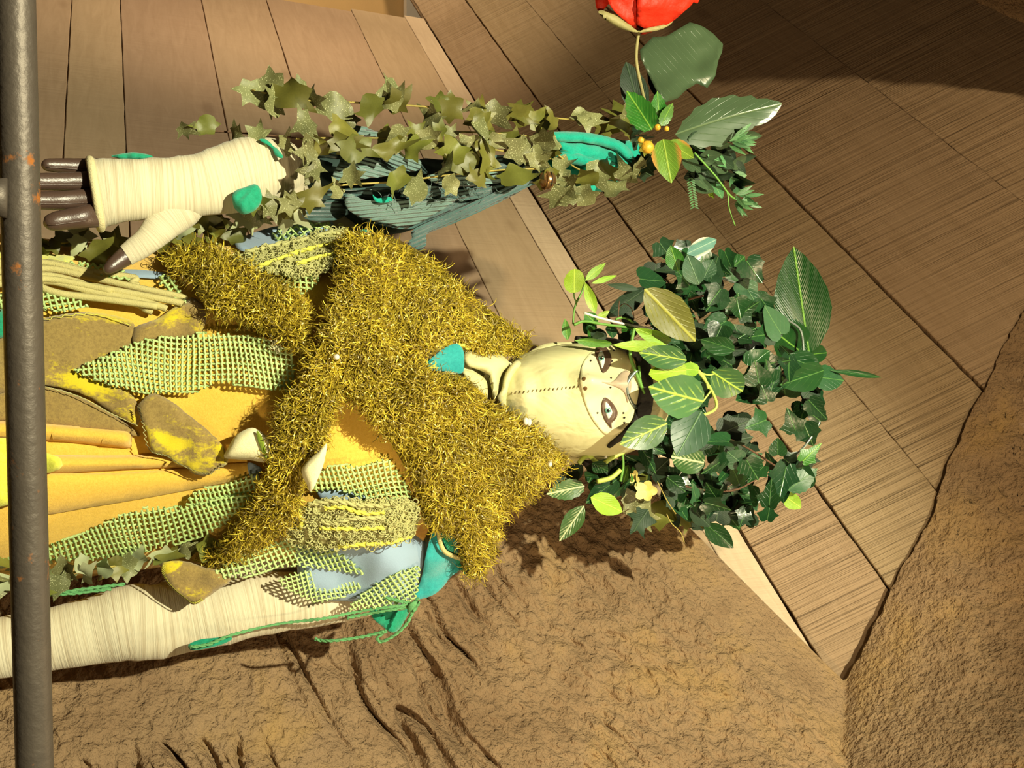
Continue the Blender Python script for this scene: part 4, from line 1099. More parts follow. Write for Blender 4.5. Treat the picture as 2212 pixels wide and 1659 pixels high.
# ------------------------------------------------------------------ gold tinsel fur
def fur(name, label, cat, pieces, n_per_px, loc):
    """pieces: (outline, depth fn, offset, flow angle fn)"""
    root = empty(name, loc, label, cat)
    for (poly, fn, off, flow, pf) in pieces:
        patch('backing', poly, fn, MAT['furbase'], root, off, .006, 14, puff=pf)
        pp = round_poly(poly)
        x0, y0 = pp.min(0); x1, y1 = pp.max(0)
        area = 0.5 * abs(np.dot(pp[:, 0], np.roll(pp[:, 1], 1)) - np.dot(pp[:, 1], np.roll(pp[:, 0], 1)))
        n = int(area * n_per_px)
        xs = RS.uniform(x0, x1, n * 4); ys = RS.uniform(y0, y1, n * 4)
        k = inside(pp, xs, ys); xs = xs[k][:n]; ys = ys[k][:n]; n = len(xs)
        ed = edge_dist(pp, xs, ys); d = np.clip(ed / pf[1], 0, 1)
        Y0 = fn(xs, ys) - off - pf[0] * np.sqrt(1 - (1 - d) ** 2)
        ang = flow(xs, ys) + RS.normal(0, .75, n) + .9 * np.sin(xs / 37.0 + 1.7 * np.sin(ys / 51.0)) ; cur = RS.normal(0, .36, n); ln = RS.uniform(24, 58, n) * (.75 + .25 * d); rise = RS.uniform(.003, .016, n)
        K = 8; pts = np.zeros((n, K, 3)); x = xs.copy(); y = ys.copy(); a = ang.copy()
        wd = RS.uniform(.00035, .0007, n); side = np.zeros((n, K, 3))
        tw = RS.uniform(-1, 1, n)
        for i in range(K):
            s = i / (K - 1)
            Y = Y0 + .003 - rise * np.sin(np.pi * np.minimum(s * .8 + .05, 1)) - .002
            pts[:, i] = PV(x, y, Y)
            sx = PV(x - np.sin(a), y + np.cos(a), Y) - pts[:, i]; sx /= np.linalg.norm(sx, axis=1)[:, None] + 1e-12
            sx = sx + np.array([0, 1, 0])[None] * (tw * .9 + (s - .5) * .8)[:, None]; sx /= np.linalg.norm(sx, axis=1)[:, None]
            side[:, i] = sx * (wd * (1 - .55 * s))[:, None]
            x = x + np.cos(a) * ln / K; y = y + np.sin(a) * ln / K; a = a + cur + RS.normal(0, .22, n)
        V = np.stack([pts - side, pts + side], 2).reshape(-1, 3)
        base = (np.arange(n) * K * 2)[:, None] + (np.arange(K - 1) * 2)[None]
        Fq = np.stack([base, base + 1, base + 3, base + 2], -1).reshape(-1, 4)
        me = bpy.data.meshes.new('fur_pile')
        me.vertices.add(len(V)); me.vertices.foreach_set('co', V.astype(np.float32).ravel())
        me.loops.add(Fq.size); me.loops.foreach_set('vertex_index', Fq.astype(np.int32).ravel())
        me.polygons.add(len(Fq)); me.polygons.foreach_set('loop_start', (np.arange(len(Fq)) * 4).astype(np.int32))
        me.polygons.foreach_set('loop_total', np.full(len(Fq), 4, np.int32))
        me.polygons.foreach_set('use_smooth', np.ones(len(Fq), bool))
        me.update(calc_edges=True)
        g = RS.rand(n); c0 = np.array([.16, .105, .006]); c1 = np.array([.60, .46, .03]); c2 = np.array([.86, .71, .08])
        c = np.where(g[:, None] < .8, c0 + (c1 - c0) * (g / .8)[:, None], c1 + (c2 - c1) * ((g - .8) / .2)[:, None])
        c = c * np.clip(.85 + .30 * np.sin(xs / 13.0 + 2 * np.sin(ys / 19.0)) * np.sin(ys / 11.0 + 2 * np.sin(xs / 23.0)) + RS.normal(0, .1, n), .35, 1.3)[:, None]
        cc = np.concatenate([np.repeat(c, K * 2, 0), np.ones((n * K * 2, 1))], 1)
        ca = me.color_attributes.new('tint', 'FLOAT_COLOR', 'POINT'); ca.data.foreach_set('color', cc.astype(np.float32).ravel())
        link('fur_pile', me, MAT['fur'], root, 'stuff')
    return root
fF = idw([(745, 505, -.05), (860, 520, -.03), (950, 570, -.015), (1060, 670, -.005), (1140, 740, .0), (1120, 765, -.03), (1040, 760, -.055), (800, 600, -.105), (900, 660, -.09), (1000, 690, -.06), (730, 740, -.125), (820, 740, -.125), (920, 760, -.125),
          (820, 860, -.125), (900, 850, -.13), (1000, 830, -.125), (950, 950, -.105), (1050, 890, -.10), (1060, 960, -.085), (1150, 940, -.07), (1210, 990, -.035), (1100, 1090, -.045), (1000, 1080, -.075), (930, 1100, -.07), (1050, 1200, -.02), (1010, 1240, -.015), (985, 1180, -.04)], 3.0)
up_l = [(745, 508), (775, 500), (820, 506), (862, 518), (910, 545), (955, 576), (1000, 620), (1050, 662), (1100, 700), (1138, 728), (1150, 746), (1128, 768), (1085, 762), (1045, 750), (1010, 742), (985, 742), (950, 758), (922, 782), (930, 805), (960, 806), (1000, 812), (1030, 838), (1055, 862), (1100, 893), (1160, 935), (1200, 968), (1222, 996), (1205, 1020), (1160, 1052), (1105, 1095), (1075, 1130), (1065, 1180), (1048, 1225), (1015, 1245), (994, 1215), (985, 1165), (945, 1145), (915, 1128), (905, 1080), (885, 1030), (855, 975), (815, 915), (775, 875), (738, 850), (720, 820), (708, 780), (700, 735), (705, 690), (725, 640), (735, 590), (742, 550)]
flowS = lambda x, y: np.where(y < 790, 2.6 + (y - 640) / 300, .6 - (y - 850) / 500)
fur('fur_shawl', 'shaggy gold tinsel fur shawl over the shoulders', 'shawl', [(up_l, fF, .022, flowS, (.014, 40))], .115, P(900, 800, .0))
belt = [(722, 760), (738, 800), (732, 850), (712, 910), (700, 965), (676, 1020), (655, 1060), (640, 1105), (600, 1160), (545, 1195), (490, 1220), (442, 1222), (436, 1205), (480, 1175), (520, 1130), (552, 1085), (565, 1040), (585, 985), (598, 935), (604, 890), (632, 850), (655, 805), (675, 760), (698, 742)]
belt2 = [(660, 700), (655, 660), (625, 625), (585, 592), (545, 575), (500, 556), (470, 540), (420, 530), (365, 536), (352, 556), (385, 585), (415, 612), (432, 650), (470, 672), (520, 688), (560, 712), (605, 735), (640, 752), (668, 755)]
fB2 = lambda x, y: fT(x, y) - .006
fur('fur_belt', 'narrow gold tinsel fur belt crossing the waist under the shawl', 'belt', [(belt, fB2, .022, lambda x, y: 2.3 + 0 * x, (.016, 34)), (belt2, fB2, .014, lambda x, y: .5 + 0 * x, (.016, 36))], .115, P(640, 850, -.1))
# beads caught in the fur
def ball(name, c, r, mat, parent, sx=1.0, n=12):
    v = []; f = []
    for i in range(n + 1):
        a = math.pi * i / n
        for k in range(n): b = 2 * math.pi * k / n; v.append((c[0] + r * sx * math.sin(a) * math.cos(b), c[1] + r * math.sin(a) * math.sin(b), c[2] + r * math.cos(a)))
    for i in range(n):
        for k in range(n): f.append((i * n + k, i * n + (k + 1) % n, (i + 1) * n + (k + 1) % n, (i + 1) * n + k))
    return mesh(name, v, f, mat, parent)
for i, (x, y) in enumerate([(727, 771), (1188, 1001), (1143, 912), (1136, 910)]):
    b = ball('bead', P(x, y, float(fF(x, y)) - .056), .0028, MAT['bead'], None, 1.0 if i == 0 else 1.5)
    tag(b, ['tiny white bead at the crossing of shawl and belt', 'clear oblong bead on the right shoulder fur', 'clear bead on the fur below the hood, higher of two touching', 'clear bead on the fur below the hood, lower of two touching'][i], 'bead')
# ------------------------------------------------------------------ ivy branch rising beside the figure
br = empty('ivy_branch', (-.21, .06, .42), 'tall branch wrapped in olive ivy and corduroy strips with a leafy top', 'branch')
fB = idw([(400, 400, .0), (700, 400, -.01), (1000, 380, .0), (1200, 350, .02), (1400, 330, .035), (1600, 300, .04)])
pts = [(-.21, .06, .43)] + [tuple(P(x, y, d)) for x, y, d in [(0, 405, .03), (400, 402, .035), (800, 395, .035), (1100, 365, .035), (1300, 335, .04), (1420, 325, .045), (1500, 310, .05)]]
mb = MB(); mb.tube(smooth_path(pts, 6), [.009] * 18 + [.008] * 25, 10); mb.build('pole', MAT['twig'], br)
# green sleeve under the strips
v, f, uv = loft(limb_rings([(560, 400, .02, 60), (640, 400, .02, 82), (760, 420, .02, 88), (860, 425, .02, 80), (960, 405, .025, 62), (1060, 385, .03, 42), (1160, 372, .03, 25)], 20, .5, 4, .1), True, True, True)
mesh('underlayer', v, f, plain('dark_green_cloth', (.025, .05, .045), .9), br, True, uv)
v, f, uv = loft(limb_rings([(1150, 368, .035, 22), (1190, 355, .035, 34), (1260, 345, .035, 40), (1330, 338, .04, 38), (1380, 332, .04, 26)], 20, .6, 4, .2), True, True, True)
mesh('jade_core', v, f, MAT['jade'], br, True, uv)
CS = [  # corduroy strips: outline, depth offset, ridge angle, pale?
 ([(742, 428), (752, 452), (790, 478), (840, 490), (885, 495), (930, 476), (1000, 448), (1080, 415), (1165, 385), (1160, 376), (1080, 392), (1000, 402), (930, 428), (860, 430), (800, 440), (760, 418)], .040, -.38, 0),
 ([(752, 418), (790, 432), (850, 430), (920, 432), (985, 430), (940, 462), (885, 488), (830, 482), (770, 465), (748, 445)], .050, -.1, 1),
 ([(895, 494), (890, 515), (880, 530), (908, 542), (922, 522), (921, 506), (960, 490), (1010, 470), (1080, 436), (1140, 405), (1168, 382), (1150, 378), (1060, 418), (980, 455)], .052, -.42, 0),
 ([(862, 408), (868, 390), (920, 398), (985, 408), (1060, 402), (1150, 378), (1160, 372), (1080, 425), (1000, 432), (930, 428), (880, 430)], .047, -.2, 0),
 ([(722, 392), (732, 352), (745, 330), (800, 342), (840, 362), (850, 378), (800, 385)], .040, .25, 1),
 ([(812, 326), (840, 328), (905, 345), (902, 368), (862, 366), (832, 350)], .048, .35, 1),
 ([(920, 380), (980, 372), (1060, 372), (1150, 372), (1120, 385), (1040, 400), (960, 402)], .044, -.05, 1),
 ([(680, 312), (740, 322), (760, 334), (735, 345), (690, 338), (668, 326)], .030, .2, 0),
 ([(740, 268), (780, 272), (820, 285), (900, 300), (980, 310), (960, 322), (880, 316), (800, 296), (738, 288)], .012, .15, 1),
 ([(700, 412), (740, 408), (850, 404), (862, 412), (850, 428), (780, 424), (720, 428)], .036, .0, 0),
 ([(1010, 345), (1060, 336), (1110, 340), (1120, 362), (1060, 370), (1010, 366)], .040, -.1, 0),
 ([(660, 440), (720, 432), (745, 450), (740, 470), (690, 480), (655, 468)], .025, .0, 0),
]
for poly, off, an, pale in CS:
    patch('corduroy_strip', poly, fB, MAT['cordlining' if pale else 'cord'], br, off, .003, 8, wr=(.006, 45), ang=an + math.pi / 2 , jag=1.0)
# loose threads on the strips
mb = MB()
for k in range(26):
    x = random.uniform(820, 1080); y = 400 + random.uniform(0, 70) * (1100 - x) / 280; a = random.uniform(0, 6.28); out = []; cv = random.uniform(-.6, .6)
    for s in range(8): out.append(P(x, y, float(fB(x, y)) - .057)); a += cv; x += 4.5 * math.cos(a); y += 4.5 * math.sin(a)
    mb.tube(out, .0003, 3, False)
mb.build('loose_threads', MAT['cordlining'], br, kind='stuff')
# jade cloth wrap
for poly, off in [([(1178, 288), (1230, 284), (1290, 290), (1340, 305), (1366, 330), (1368, 352), (1350, 342), (1320, 322), (1260, 308), (1185, 305)], .052), ([(1182, 302), (1240, 306), (1300, 316), (1350, 336), (1366, 362), (1330, 358), (1290, 350), (1230, 345), (1200, 335), (1210, 322)], .046), ([(1200, 330), (1250, 332), (1310, 345), (1350, 362), (1320, 370), (1270, 362), (1215, 348)], .050), ([(1212, 400), (1250, 398), (1320, 388), (1340, 398), (1280, 420), (1225, 425)], .030)]:
    patch('jade_wrap', poly, fB, MAT['jade'], br, off, .004, 8, puff=(.006, 12), wr=(.005, 22))
for poly in [[(805, 420), (815, 428), (840, 425), (850, 432), (835, 438), (812, 436)], [(778, 498), (790, 496), (806, 504), (806, 514), (796, 508), (788, 504)]]:
    patch('jade_scrap', poly, fB, MAT['jade'], br, .056, .003, 5)
# bell
bc = P(1183, 389, -.045); bell = ball('bell', bc, .0105, MAT['bell'], br, 1, 16)
mb = MB(); mb.tube([bc + np.array([math.cos(a) * .0108, math.sin(a) * .0108, -.004]) for a in np.linspace(0, 2 * math.pi, 20)], .0012, 6, False); mb.build('bell_rim', MAT['bell'], bell)
mb = MB(); mb.tube([bc + np.array([s, -math.sqrt(max(0, .0107 ** 2 - s * s)), .001]) for s in np.linspace(-.008, .008, 7)], .0008, 5); mb.build('bell_slot', MAT['band'], bell)

SAT = ['satin', 'satin2', 'satin3']
def garland(path, parent, fn, off, step, size, mats, wob=26, stemmat='goldstem', tilt=1.0, r=.0011):
    q = smooth_path(path, 10); q = [np.array(p) for p in q]
    st = [P(p[0], p[1], float(fn(p[0], p[1])) - off + .004 * math.sin(i * .9)) for i, p in enumerate(q)]
    mb = MB(); mb.tube(st, r, 5); mb.build('vine', MAT[stemmat], parent)
    acc = 0; nxt = 0
    for i in range(1, len(q)):
        acc += np.linalg.norm(q[i] - q[i - 1])
        if acc >= nxt:
            nxt = acc + step * random.uniform(.7, 1.3)
            c = q[i] + RS.uniform(-wob, wob, 2)
            rleaf(SAT, c, size * random.uniform(.85, 1.45), mats, parent, float(fn(c[0], c[1])) - off - random.uniform(0, .012), tilt=tilt)
MX = ['satin', 'satin', 'satin2', 'satin2']
MG = ['satin', 'satin', 'satin', 'satin2']
garland([(545, 195), (640, 215), (740, 220), (840, 225)], br, fB, .020, 26, 72, ['satin2', 'satin2', 'satin2', 'satin'], 22)
garland([(840, 225), (980, 235), (1100, 245), (1250, 260), (1390, 275)], br, fB, .030, 24, 62, MG, 20)
garland([(400, 283), (440, 282), (560, 290), (650, 300)], br, fB, .030, 60, 60, ['satin', 'satin2'], 8, 'twig')
garland([(640, 300), (740, 298), (860, 300), (960, 308), (1060, 322), (1200, 345)], br, fB, .052, 27, 60, MX, 20)
garland([(860, 290), (980, 285), (1100, 290), (1180, 300)], br, fB, .040, 34, 52, MX, 18)
garland([(560, 435), (640, 425), (720, 402), (860, 392), (970, 378), (1100, 366), (1180, 365)], br, fB, .062, 46, 62, MX, 18)
garland([(1160, 395), (1230, 398), (1310, 385), (1380, 370)], br, fB, .058, 24, 58, MX, 18)
garland([(1170, 300), (1200, 330), (1260, 370), (1330, 372)], br, fB, .064, 40, 52, MX, 10)
garland([(1380, 300), (1395, 340), (1380, 380)], br, fB, .050, 18, 52, ['satin', 'dark', 'dark'], 14)
for b_, t_, w_, m_ in [((985, 355), (960, 285), 80, 'satin'), ((960, 350), (1075, 360), 60, 'satin'), ((1030, 300), (1075, 365), 44, 'satin'), ((705, 305), (800, 315), 52, 'satin'), ((800, 330), (905, 305), 46, 'satin'), ((965, 378), (985, 425), 44, 'satin2'),
                       ((690, 345), (660, 395), 60, 'satin2'), ((600, 425), (565, 480), 66, 'satin2'), ((640, 420), (600, 470), 56, 'satin2'), ((690, 380), (645, 372), 60, 'satin2')]:
    leaf(random.choice(SAT), b_, t_, w_, m_, br, float(fB(*b_)) - .068, float(fB(*t_)) - .078, (random.uniform(-.3, .3), random.uniform(-.3, .3)))

# leafy top
Yt = -.02
def LT(kind, b, t_, w_, m_, y0=0, y1=0, tl=(0, 0), lab=None, var=None): return leaf(kind, b, t_, w_, m_, br, Yt + y0, Yt + y1, tl, label=lab, var=var)
big = patch('leaf', [(1435, 222), (1415, 190), (1385, 128), (1382, 108), (1398, 92), (1410, 80), (1440, 78), (1490, 48), (1505, 52), (1520, 58), (1540, 72), (1562, 95), (1560, 112), (1552, 130), (1545, 165), (1528, 190), (1505, 180), (1480, 196), (1465, 212)], lambda x, y: -.02 - .0003 * (y - 220) + .02 * np.sin((x - 1400) / 60.0), MAT['dull'], br, .0, .0012, 9, wr=(.010, 45), rnd=False)
big['label'] = 'broad dull green leaf at the branch top'
LT('serr', (1455, 290), (1668, 222), 105, 'dull', -.02, -.03, (.2, .2), 'crinkled grey green leaf pointing away from the branch', 1)
LT('ovate', (1600, 262), (1685, 222), 50, 'dull', -.025, -.035, (.3, .1))
LT('serr', (1408, 280), (1352, 192), 62, 'green', -.03, -.05, (.2, 0)); LT('serr', (1425, 275), (1420, 196), 40, 'green', -.02, -.03, (.4, 0)); LT('serr', (1428, 272), (1452, 222), 30, 'green', -.03, -.04, (.3, .2))
LT('ovate', (1432, 300), (1450, 392), 64, 'mottled', -.04, -.06, (.1, .1), 'mottled green leaf with brown edge')
LT('ovate', (1445, 305), (1498, 345), 40, 'mottled', -.03, -.05, (-.3, .2))
LT('ovate', (1385, 250), (1352, 132), 60, 'dark', .03, .04, (-.6, 0)); LT('ovate', (1450, 215), (1400, 150), 50, 'dark', .04, .04, (-.4, 0))
for k in range(46):
    a = random.uniform(-.5, 1.0); c = (1475 + random.uniform(0, 110), 290 + random.uniform(0, 105))
    LT(random.choice(['lance', 'ovate', 'lance']), c, (c[0] + 52 * math.cos(a) * random.uniform(.6, 1.2), c[1] + 52 * math.sin(a)), random.uniform(14, 32), random.choice(['dark', 'dull', 'sprig', 'dull', 'dark']), random.uniform(-.03, .03), random.uniform(-.05, .02), (random.uniform(-.5, .5), random.uniform(-.5, .5)))
for c0, n_ in (((1588, 300), 16), ((1600, 432), 15)):
    for k in range(n_):
        a = -1.0 + 2.0 * k / (n_ - 1) + (.3 if n_ == 15 else 0); c = (c0[0] + random.uniform(-14, 8), c0[1] + random.uniform(-14, 14))
        LT('lance', c, (c[0] + 44 * math.cos(a), c[1] + 36 * math.sin(a)), 9, 'sprig', -.04, -.05 + random.uniform(-.01, .01), (random.uniform(-.3, .3), random.uniform(-.3, .3)), var=0)
stem('sprig_stem', [(1500, 330), (1545, 380), (1580, 425), (1610, 435)], Yt - .035, .0013, 'stem', br)
stem('sprig_stem', [(1545, 380), (1570, 415), (1575, 450), (1588, 488)], Yt - .035, .0008, 'stem', br)
for k in range(12):    # fern frond and yellow spray
    y = 385 + k * 5.5; x = 1492 + k * .8
    for s in (-1, 1): leaf('lance', (x, y), (x + s * 9, y + 6), 4, 'sprig', br, Yt - .02, Yt - .022, var=0)
for k in range(26):
    x = 1505 + random.uniform(0, 36); y = 385 + (x - 1505) * 1.1 + random.uniform(-6, 6)
    leaf('round', (x, y), (x + 4, y + 6), 5, 'limeleaf', br, Yt - .01, Yt - .014, var=1)
for c, r_ in (((1398, 318), .010), ((1384, 303), .005), ((1420, 275), .005), ((1440, 278), .004)):
    ball('berry', P(c[0], c[1], Yt - .055), r_ * .8, plain('yellow_berry', (.72, .46, .04), .4, (.6, .3, .03), 80, .4, 200, .003), br)
for k in range(7):
    a = k * .9; c = (1396, 318); leaf('ovate', c, (c[0] + 20 * math.cos(a), c[1] + 20 * math.sin(a)), 12, 'olive', br, Yt - .05, Yt - .058)
stem('twig', [(1400, 320), (1430, 318), (1470, 330), (1500, 345)], Yt - .005, .004, 'twig', br)

# poppy held up by the branch
pop = empty('poppy', P(1375, 130, Yt), 'large red paper poppy with a hairy stem at the branch top', 'flower')
stem('flower_stem', [(1400, 250), (1380, 165), (1374, 120), (1380, 66)], [Yt + .02, Yt, Yt, Yt], .0022, 'sepal', pop, 8)
fP = lambda x, y: Yt - .0 + 0 * x
PE = [([(1375, 66), (1350, 45), (1325, 22), (1310, -10), (1300, -80), (1330, -150), (1380, -160), (1410, -80), (1415, 0), (1400, 55)], .030, .3), ([(1378, 66), (1420, 62), (1450, 48), (1478, 25), (1500, 0), (1512, -60), (1480, -140), (1420, -160), (1385, -70)], .038, 1.0),
      ([(1375, 60), (1345, 30), (1345, 8), (1320, 5), (1300, 24), (1288, 16), (1286, -30), (1300, -110), (1360, -150), (1400, -60)], .010, 2), ([(1400, 60), (1440, 45), (1480, 20), (1495, 5), (1510, 2), (1515, -70), (1470, -150), (1420, -120)], .016, 3)]
for poly, off, k in PE:
    patch('petal', poly, lambda x, y, o=off: Yt - o * np.sqrt(np.clip((66 - y) / 80.0, 0, 1)) - .0 * x, MAT['poppy'], pop, 0, .0015, 10, wr=(.008, 30), rnd=True)
patch('sepal', [(1292, 25), (1310, 45), (1345, 64), (1380, 70), (1368, 60), (1350, 42), (1335, 28), (1310, 22)], fP, MAT['sepal'], pop, .012, .003, 7, puff=(.006, 12))
patch('sepal', [(1380, 70), (1420, 66), (1445, 55), (1454, 44), (1430, 54), (1400, 60)], fP, MAT['sepal'], pop, .014, .003, 6, puff=(.004, 8))
# ------------------------------------------------------------------ ivy crown
crown = empty('ivy_headdress', P(1400, 860, -.02), 'tall crown of artificial ivy and mixed green leaves on the head', 'headdress')
def C(kind, b, t_, w_, m_, y0=-.1, y1=None, tl=(0, 0), lab=None, var=None, name='leaf'): return leaf(kind, b, t_, w_, m_, crown, y0, y0 - .01 if y1 is None else y1, tl, name, var, lab)
# frame of wire
stem('frame_wire', [(1388, 760), (1450, 640), (1540, 600), (1640, 640), (1720, 740), (1765, 850), (1772, 905), (1745, 955), (1710, 995), (1660, 1070), (1560, 1110), (1440, 1070), (1390, 930)], [-.03, 0, .01, .01, 0, -.01, -.02, -.02, -.01, 0, .01, .0, -.03], .0016, 'wire', crown)
stem('frame_wire', [(1390, 820), (1480, 840), (1600, 830), (1700, 800), (1740, 765)], [-.06, -.05, -.03, -.02, -.03], .0016, 'twig', crown)
stem('frame_wire', [(1390, 880), (1500, 920), (1600, 960), (1680, 1010)], [-.06, -.05, -.04, -.02], .0014, 'twig', crown)
stem('frame_wire', [(1395, 700), (1480, 650), (1560, 640), (1640, 690)], [-.05, -.04, -.04, -.02], .0014, 'twig', crown)
stem('frame_wire', [(1390, 1000), (1480, 1050), (1580, 1060), (1640, 1030)], [-.03, -.03, -.02, -.02], .0014, 'twig', crown)
# mass of small ivy leaves
ring = np.array([(1390, 760), (1400, 660), (1395, 590), (1430, 545), (1500, 540), (1560, 560), (1620, 590), (1660, 650), (1690, 720), (1720, 790), (1760, 860), (1755, 960), (1740, 1040), (1690, 1090), (1600, 1130), (1500, 1120), (1400, 1090), (1300, 1050), (1260, 1010), (1330, 985), (1390, 930), (1400, 850)])
holes = [((1535, 905), 34), ((1580, 870), 30), ((1520, 1000), 24), ((1500, 960), 22), ((1690, 905), 42), ((1650, 870), 30), ((1600, 700), 22), ((1690, 960), 26), ((1620, 900), 30), ((1640, 970), 26), ((1415, 1045), 26), ((1400, 1085), 18), ((1600, 800), 16)]
n = 0; tries = 0; placed = []
while n < 185 and tries < 9000:
    tries += 1
    x = random.uniform(1260, 1770); y = random.uniform(540, 1135)
    if not inside(ring, np.array([x]), np.array([y]))[0]: continue
    if x < 1400 and y < 985: continue
    if any((x - h[0][0]) ** 2 + (y - h[0][1]) ** 2 < h[1] ** 2 for h in holes): continue
    dens = .55 if (x > 1640 or (800 < y < 1000 and x > 1540)) else 1.0
    if random.random() > dens: continue
    if any((x - q[0]) ** 2 + (y - q[1]) ** 2 < 17 ** 2 for q in placed): continue
    placed.append((x, y)); n += 1
    dist = math.hypot(x - 1560, (y - 850)) / 300
    Y = random.uniform(-.10, -.01) + .05 * dist
    rleaf(['ivy', 'ivy2', 'ivy', 'heart'], (x, y), random.uniform(50, 72), ['ivy', 'ivy', 'ivy', 'ivy', 'ivyback', 'ivy', 'dark'], crown, Y, tilt=.7)
for k in range(75):       # deeper leaves that close the mass, mostly dark to stand in for inner shade
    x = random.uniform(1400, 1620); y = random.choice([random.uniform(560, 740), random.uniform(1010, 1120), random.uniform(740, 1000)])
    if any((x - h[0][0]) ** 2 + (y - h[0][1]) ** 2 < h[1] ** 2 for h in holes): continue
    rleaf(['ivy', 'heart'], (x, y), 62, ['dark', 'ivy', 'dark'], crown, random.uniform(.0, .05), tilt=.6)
# named leaves, front ones last
bg = C('ovate', (1748, 765), (1714, 532), 118, 'bigleaf', -.035, -.045, (.1, .1), 'largest dark glossy leaf at the top of the crown', 0)
C('round', (1742, 768), (1664, 712), 92, 'bigleaf', -.03, -.03, (-.2, .1), None, 1)
C('ovate', (1785, 762), (1730, 768), 40, 'bigleaf', -.02, -.03, (.0, .5), None, 1)
stem('stalk', [(1668, 665), (1700, 690), (1730, 715), (1736, 768)], -.045, .0016, 'wire', crown)
C('ovate', (1392, 624), (1504, 738), 84, 'olive', -.125, -.13, (-.2, -.1), 'large olive serrated leaf with yellow rib', 2)
C('ovate', (1398, 622), (1310, 685), 50, 'dark', -.06, -.04, (.2, .5)); C('lance', (1380, 625), (1308, 614), 16, 'dark', -.07, -.07)  # the first dark leaf stands in for a triangle of shade
C('ovate', (1490, 720), (1400, 640), 60, 'dark', -.085, -.08)
C('ovate', (1482, 778), (1372, 758), 54, 'varieg', -.135, -.14, (.1, -.2), None, 1)
C('ovate', (1520, 868), (1402, 836), 96, 'varieg', -.15, -.155, (.1, .0), 'pale variegated leaf in the middle of the crown', 2)
C('ovate', (1515, 888), (1462, 986), 88, 'ivyback', -.145, -.145, (-.1, .1), None, 0)
C('ovate', (1442, 914), (1340, 960), 72, 'varieg', -.142, -.142, (.1, .1), None, 3)
C('round', (1482, 800), (1398, 808), 44, 'limeleaf', -.125, -.13, (.1, .3)); C('round', (1510, 800), (1470, 796), 30, 'limeleaf', -.12, -.125)
C('lance', (1455, 752), (1320, 748), 30, 'limeleaf', -.128, -.12, (-.6, .2), 'long lime leaf beside the eye'); C('ovate', (1450, 738), (1372, 712), 34, 'limeleaf', -.11, -.11, (.4, .2))
C('serr', (1322, 742), (1240, 732), 26, 'green', -.10, -.09, (.7, .2))
C('ovate', (1538, 803), (1608, 850), 74, 'varieg', -.12, -.115, (.2, 0), 'leaf with yellow painted stripe'); C('ivy2', (1640, 832), (1630, 778), 64, 'ivy', -.09, -.09)
C('ovate', (1586, 756), (1510, 730), 46, 'ivy', -.11, -.11, (.3, 0)); C('heart', (1560, 700), (1540, 745), 56, 'ivy', -.10, -.10)
C('creamedge' and 'ovate', (1484, 548), (1549, 517), 38, 'creamedge', -.05, -.05, (0, .2), 'teal leaf with cream edge')
C('ovate', (1465, 585), (1448, 530), 40, 'green', -.07, -.07); C('ovate', (1510, 615), (1484, 550), 48, 'ivyback', -.09, -.09); C('ovate', (1520, 600), (1540, 560), 40, 'ivyback', -.085, -.085)
C('ivy', (1560, 620), (1530, 660), 70, 'ivy', -.085, -.085); C('ivy2', (1610, 560), (1645, 610), 62, 'ivy', -.05, -.05); C('ivy', (1590, 640), (1600, 690), 70, 'ivy', -.07, -.07)
C('heart', (1600, 735), (1585, 700), 62, 'ivyback', -.06, -.06); C('ivy', (1640, 640), (1675, 690), 58, 'ivy', -.05, -.05)
C('ovate', (1700, 770), (1775, 800), 56, 'ivy', -.05, -.06); C('ovate', (1780, 800), (1686, 832), 62, 'ivy', -.06, -.07, (.1, .3)); C('ovate', (1752, 812), (1822, 822), 58, 'ivy', -.055, -.06, (-.2, 0))
C('lance', (1795, 800), (1916, 816), 15, 'ivy', -.06, -.07, (0, .5), 'long narrow leaf tip above all others'); C('ovate', (1762, 830), (1735, 860), 50, 'dark', -.04, -.04)
C('ivy', (1720, 935), (1700, 882), 62, 'ivy', -.06, -.06); C('ivy2', (1745, 862), (1785, 905), 46, 'ivy', -.05, -.05); C('ivy', (1660, 905), (1610, 925), 70, 'ivy', -.08, -.08); C('ivy', (1660, 870), (1645, 832), 54, 'ivy', -.08, -.08)
C('heart', (1680, 985), (1680, 945), 40, 'ivy', -.06, -.06); C('ivy', (1730, 1000), (1772, 960), 44, 'green', -.05, -.05); C('ivy', (1700, 1000), (1680, 1090), 70, 'ivy', -.05, -.05); C('serr', (1700, 1060), (1762, 1015), 50, 'ivyback', -.04, -.04)
C('ovate', (1690, 1068), (1732, 1098), 36, 'limeleaf', -.02, -.02); C('ivy', (1610, 990), (1640, 1040), 66, 'ivy', -.085, -.085); C('heart', (1600, 1000), (1570, 975), 50, 'ivyback', -.075, -.07)
C('ovate', (1522, 1130), (1582, 1180), 44, 'ivy', -.03, -.035, (.2, 0), 'dark leaf hanging lowest at the wall side')
C('serr', (1262, 1050), (1176, 1068), 46, 'whitegreen', -.05, -.055, (0, .3), 'white veined leaf nearest the shoulder'); C('lance', (1262, 1092), (1208, 1168), 44, 'whitegreen', -.05, -.05, (-.2, 0)); C('ovate', (1340, 1030), (1262, 1090), 44, 'ivy', -.04, -.05)
C('ovate', (1276, 1074), (1346, 1106), 48, 'limeleaf', -.055, -.055, (0, .2)); C('ovate', (1260, 1005), (1196, 1050), 38, 'dark', -.02, -.02, (0, .4)); C('lance', (1300, 1070), (1300, 1112), 22, 'green', -.04, -.04)
C('round', (1520, 1000), (1445, 985), 60, 'whitegreen', -.07, -.07); C('ovate', (1440, 1030), (1480, 1062), 40, 'ivy', -.06, -.06)
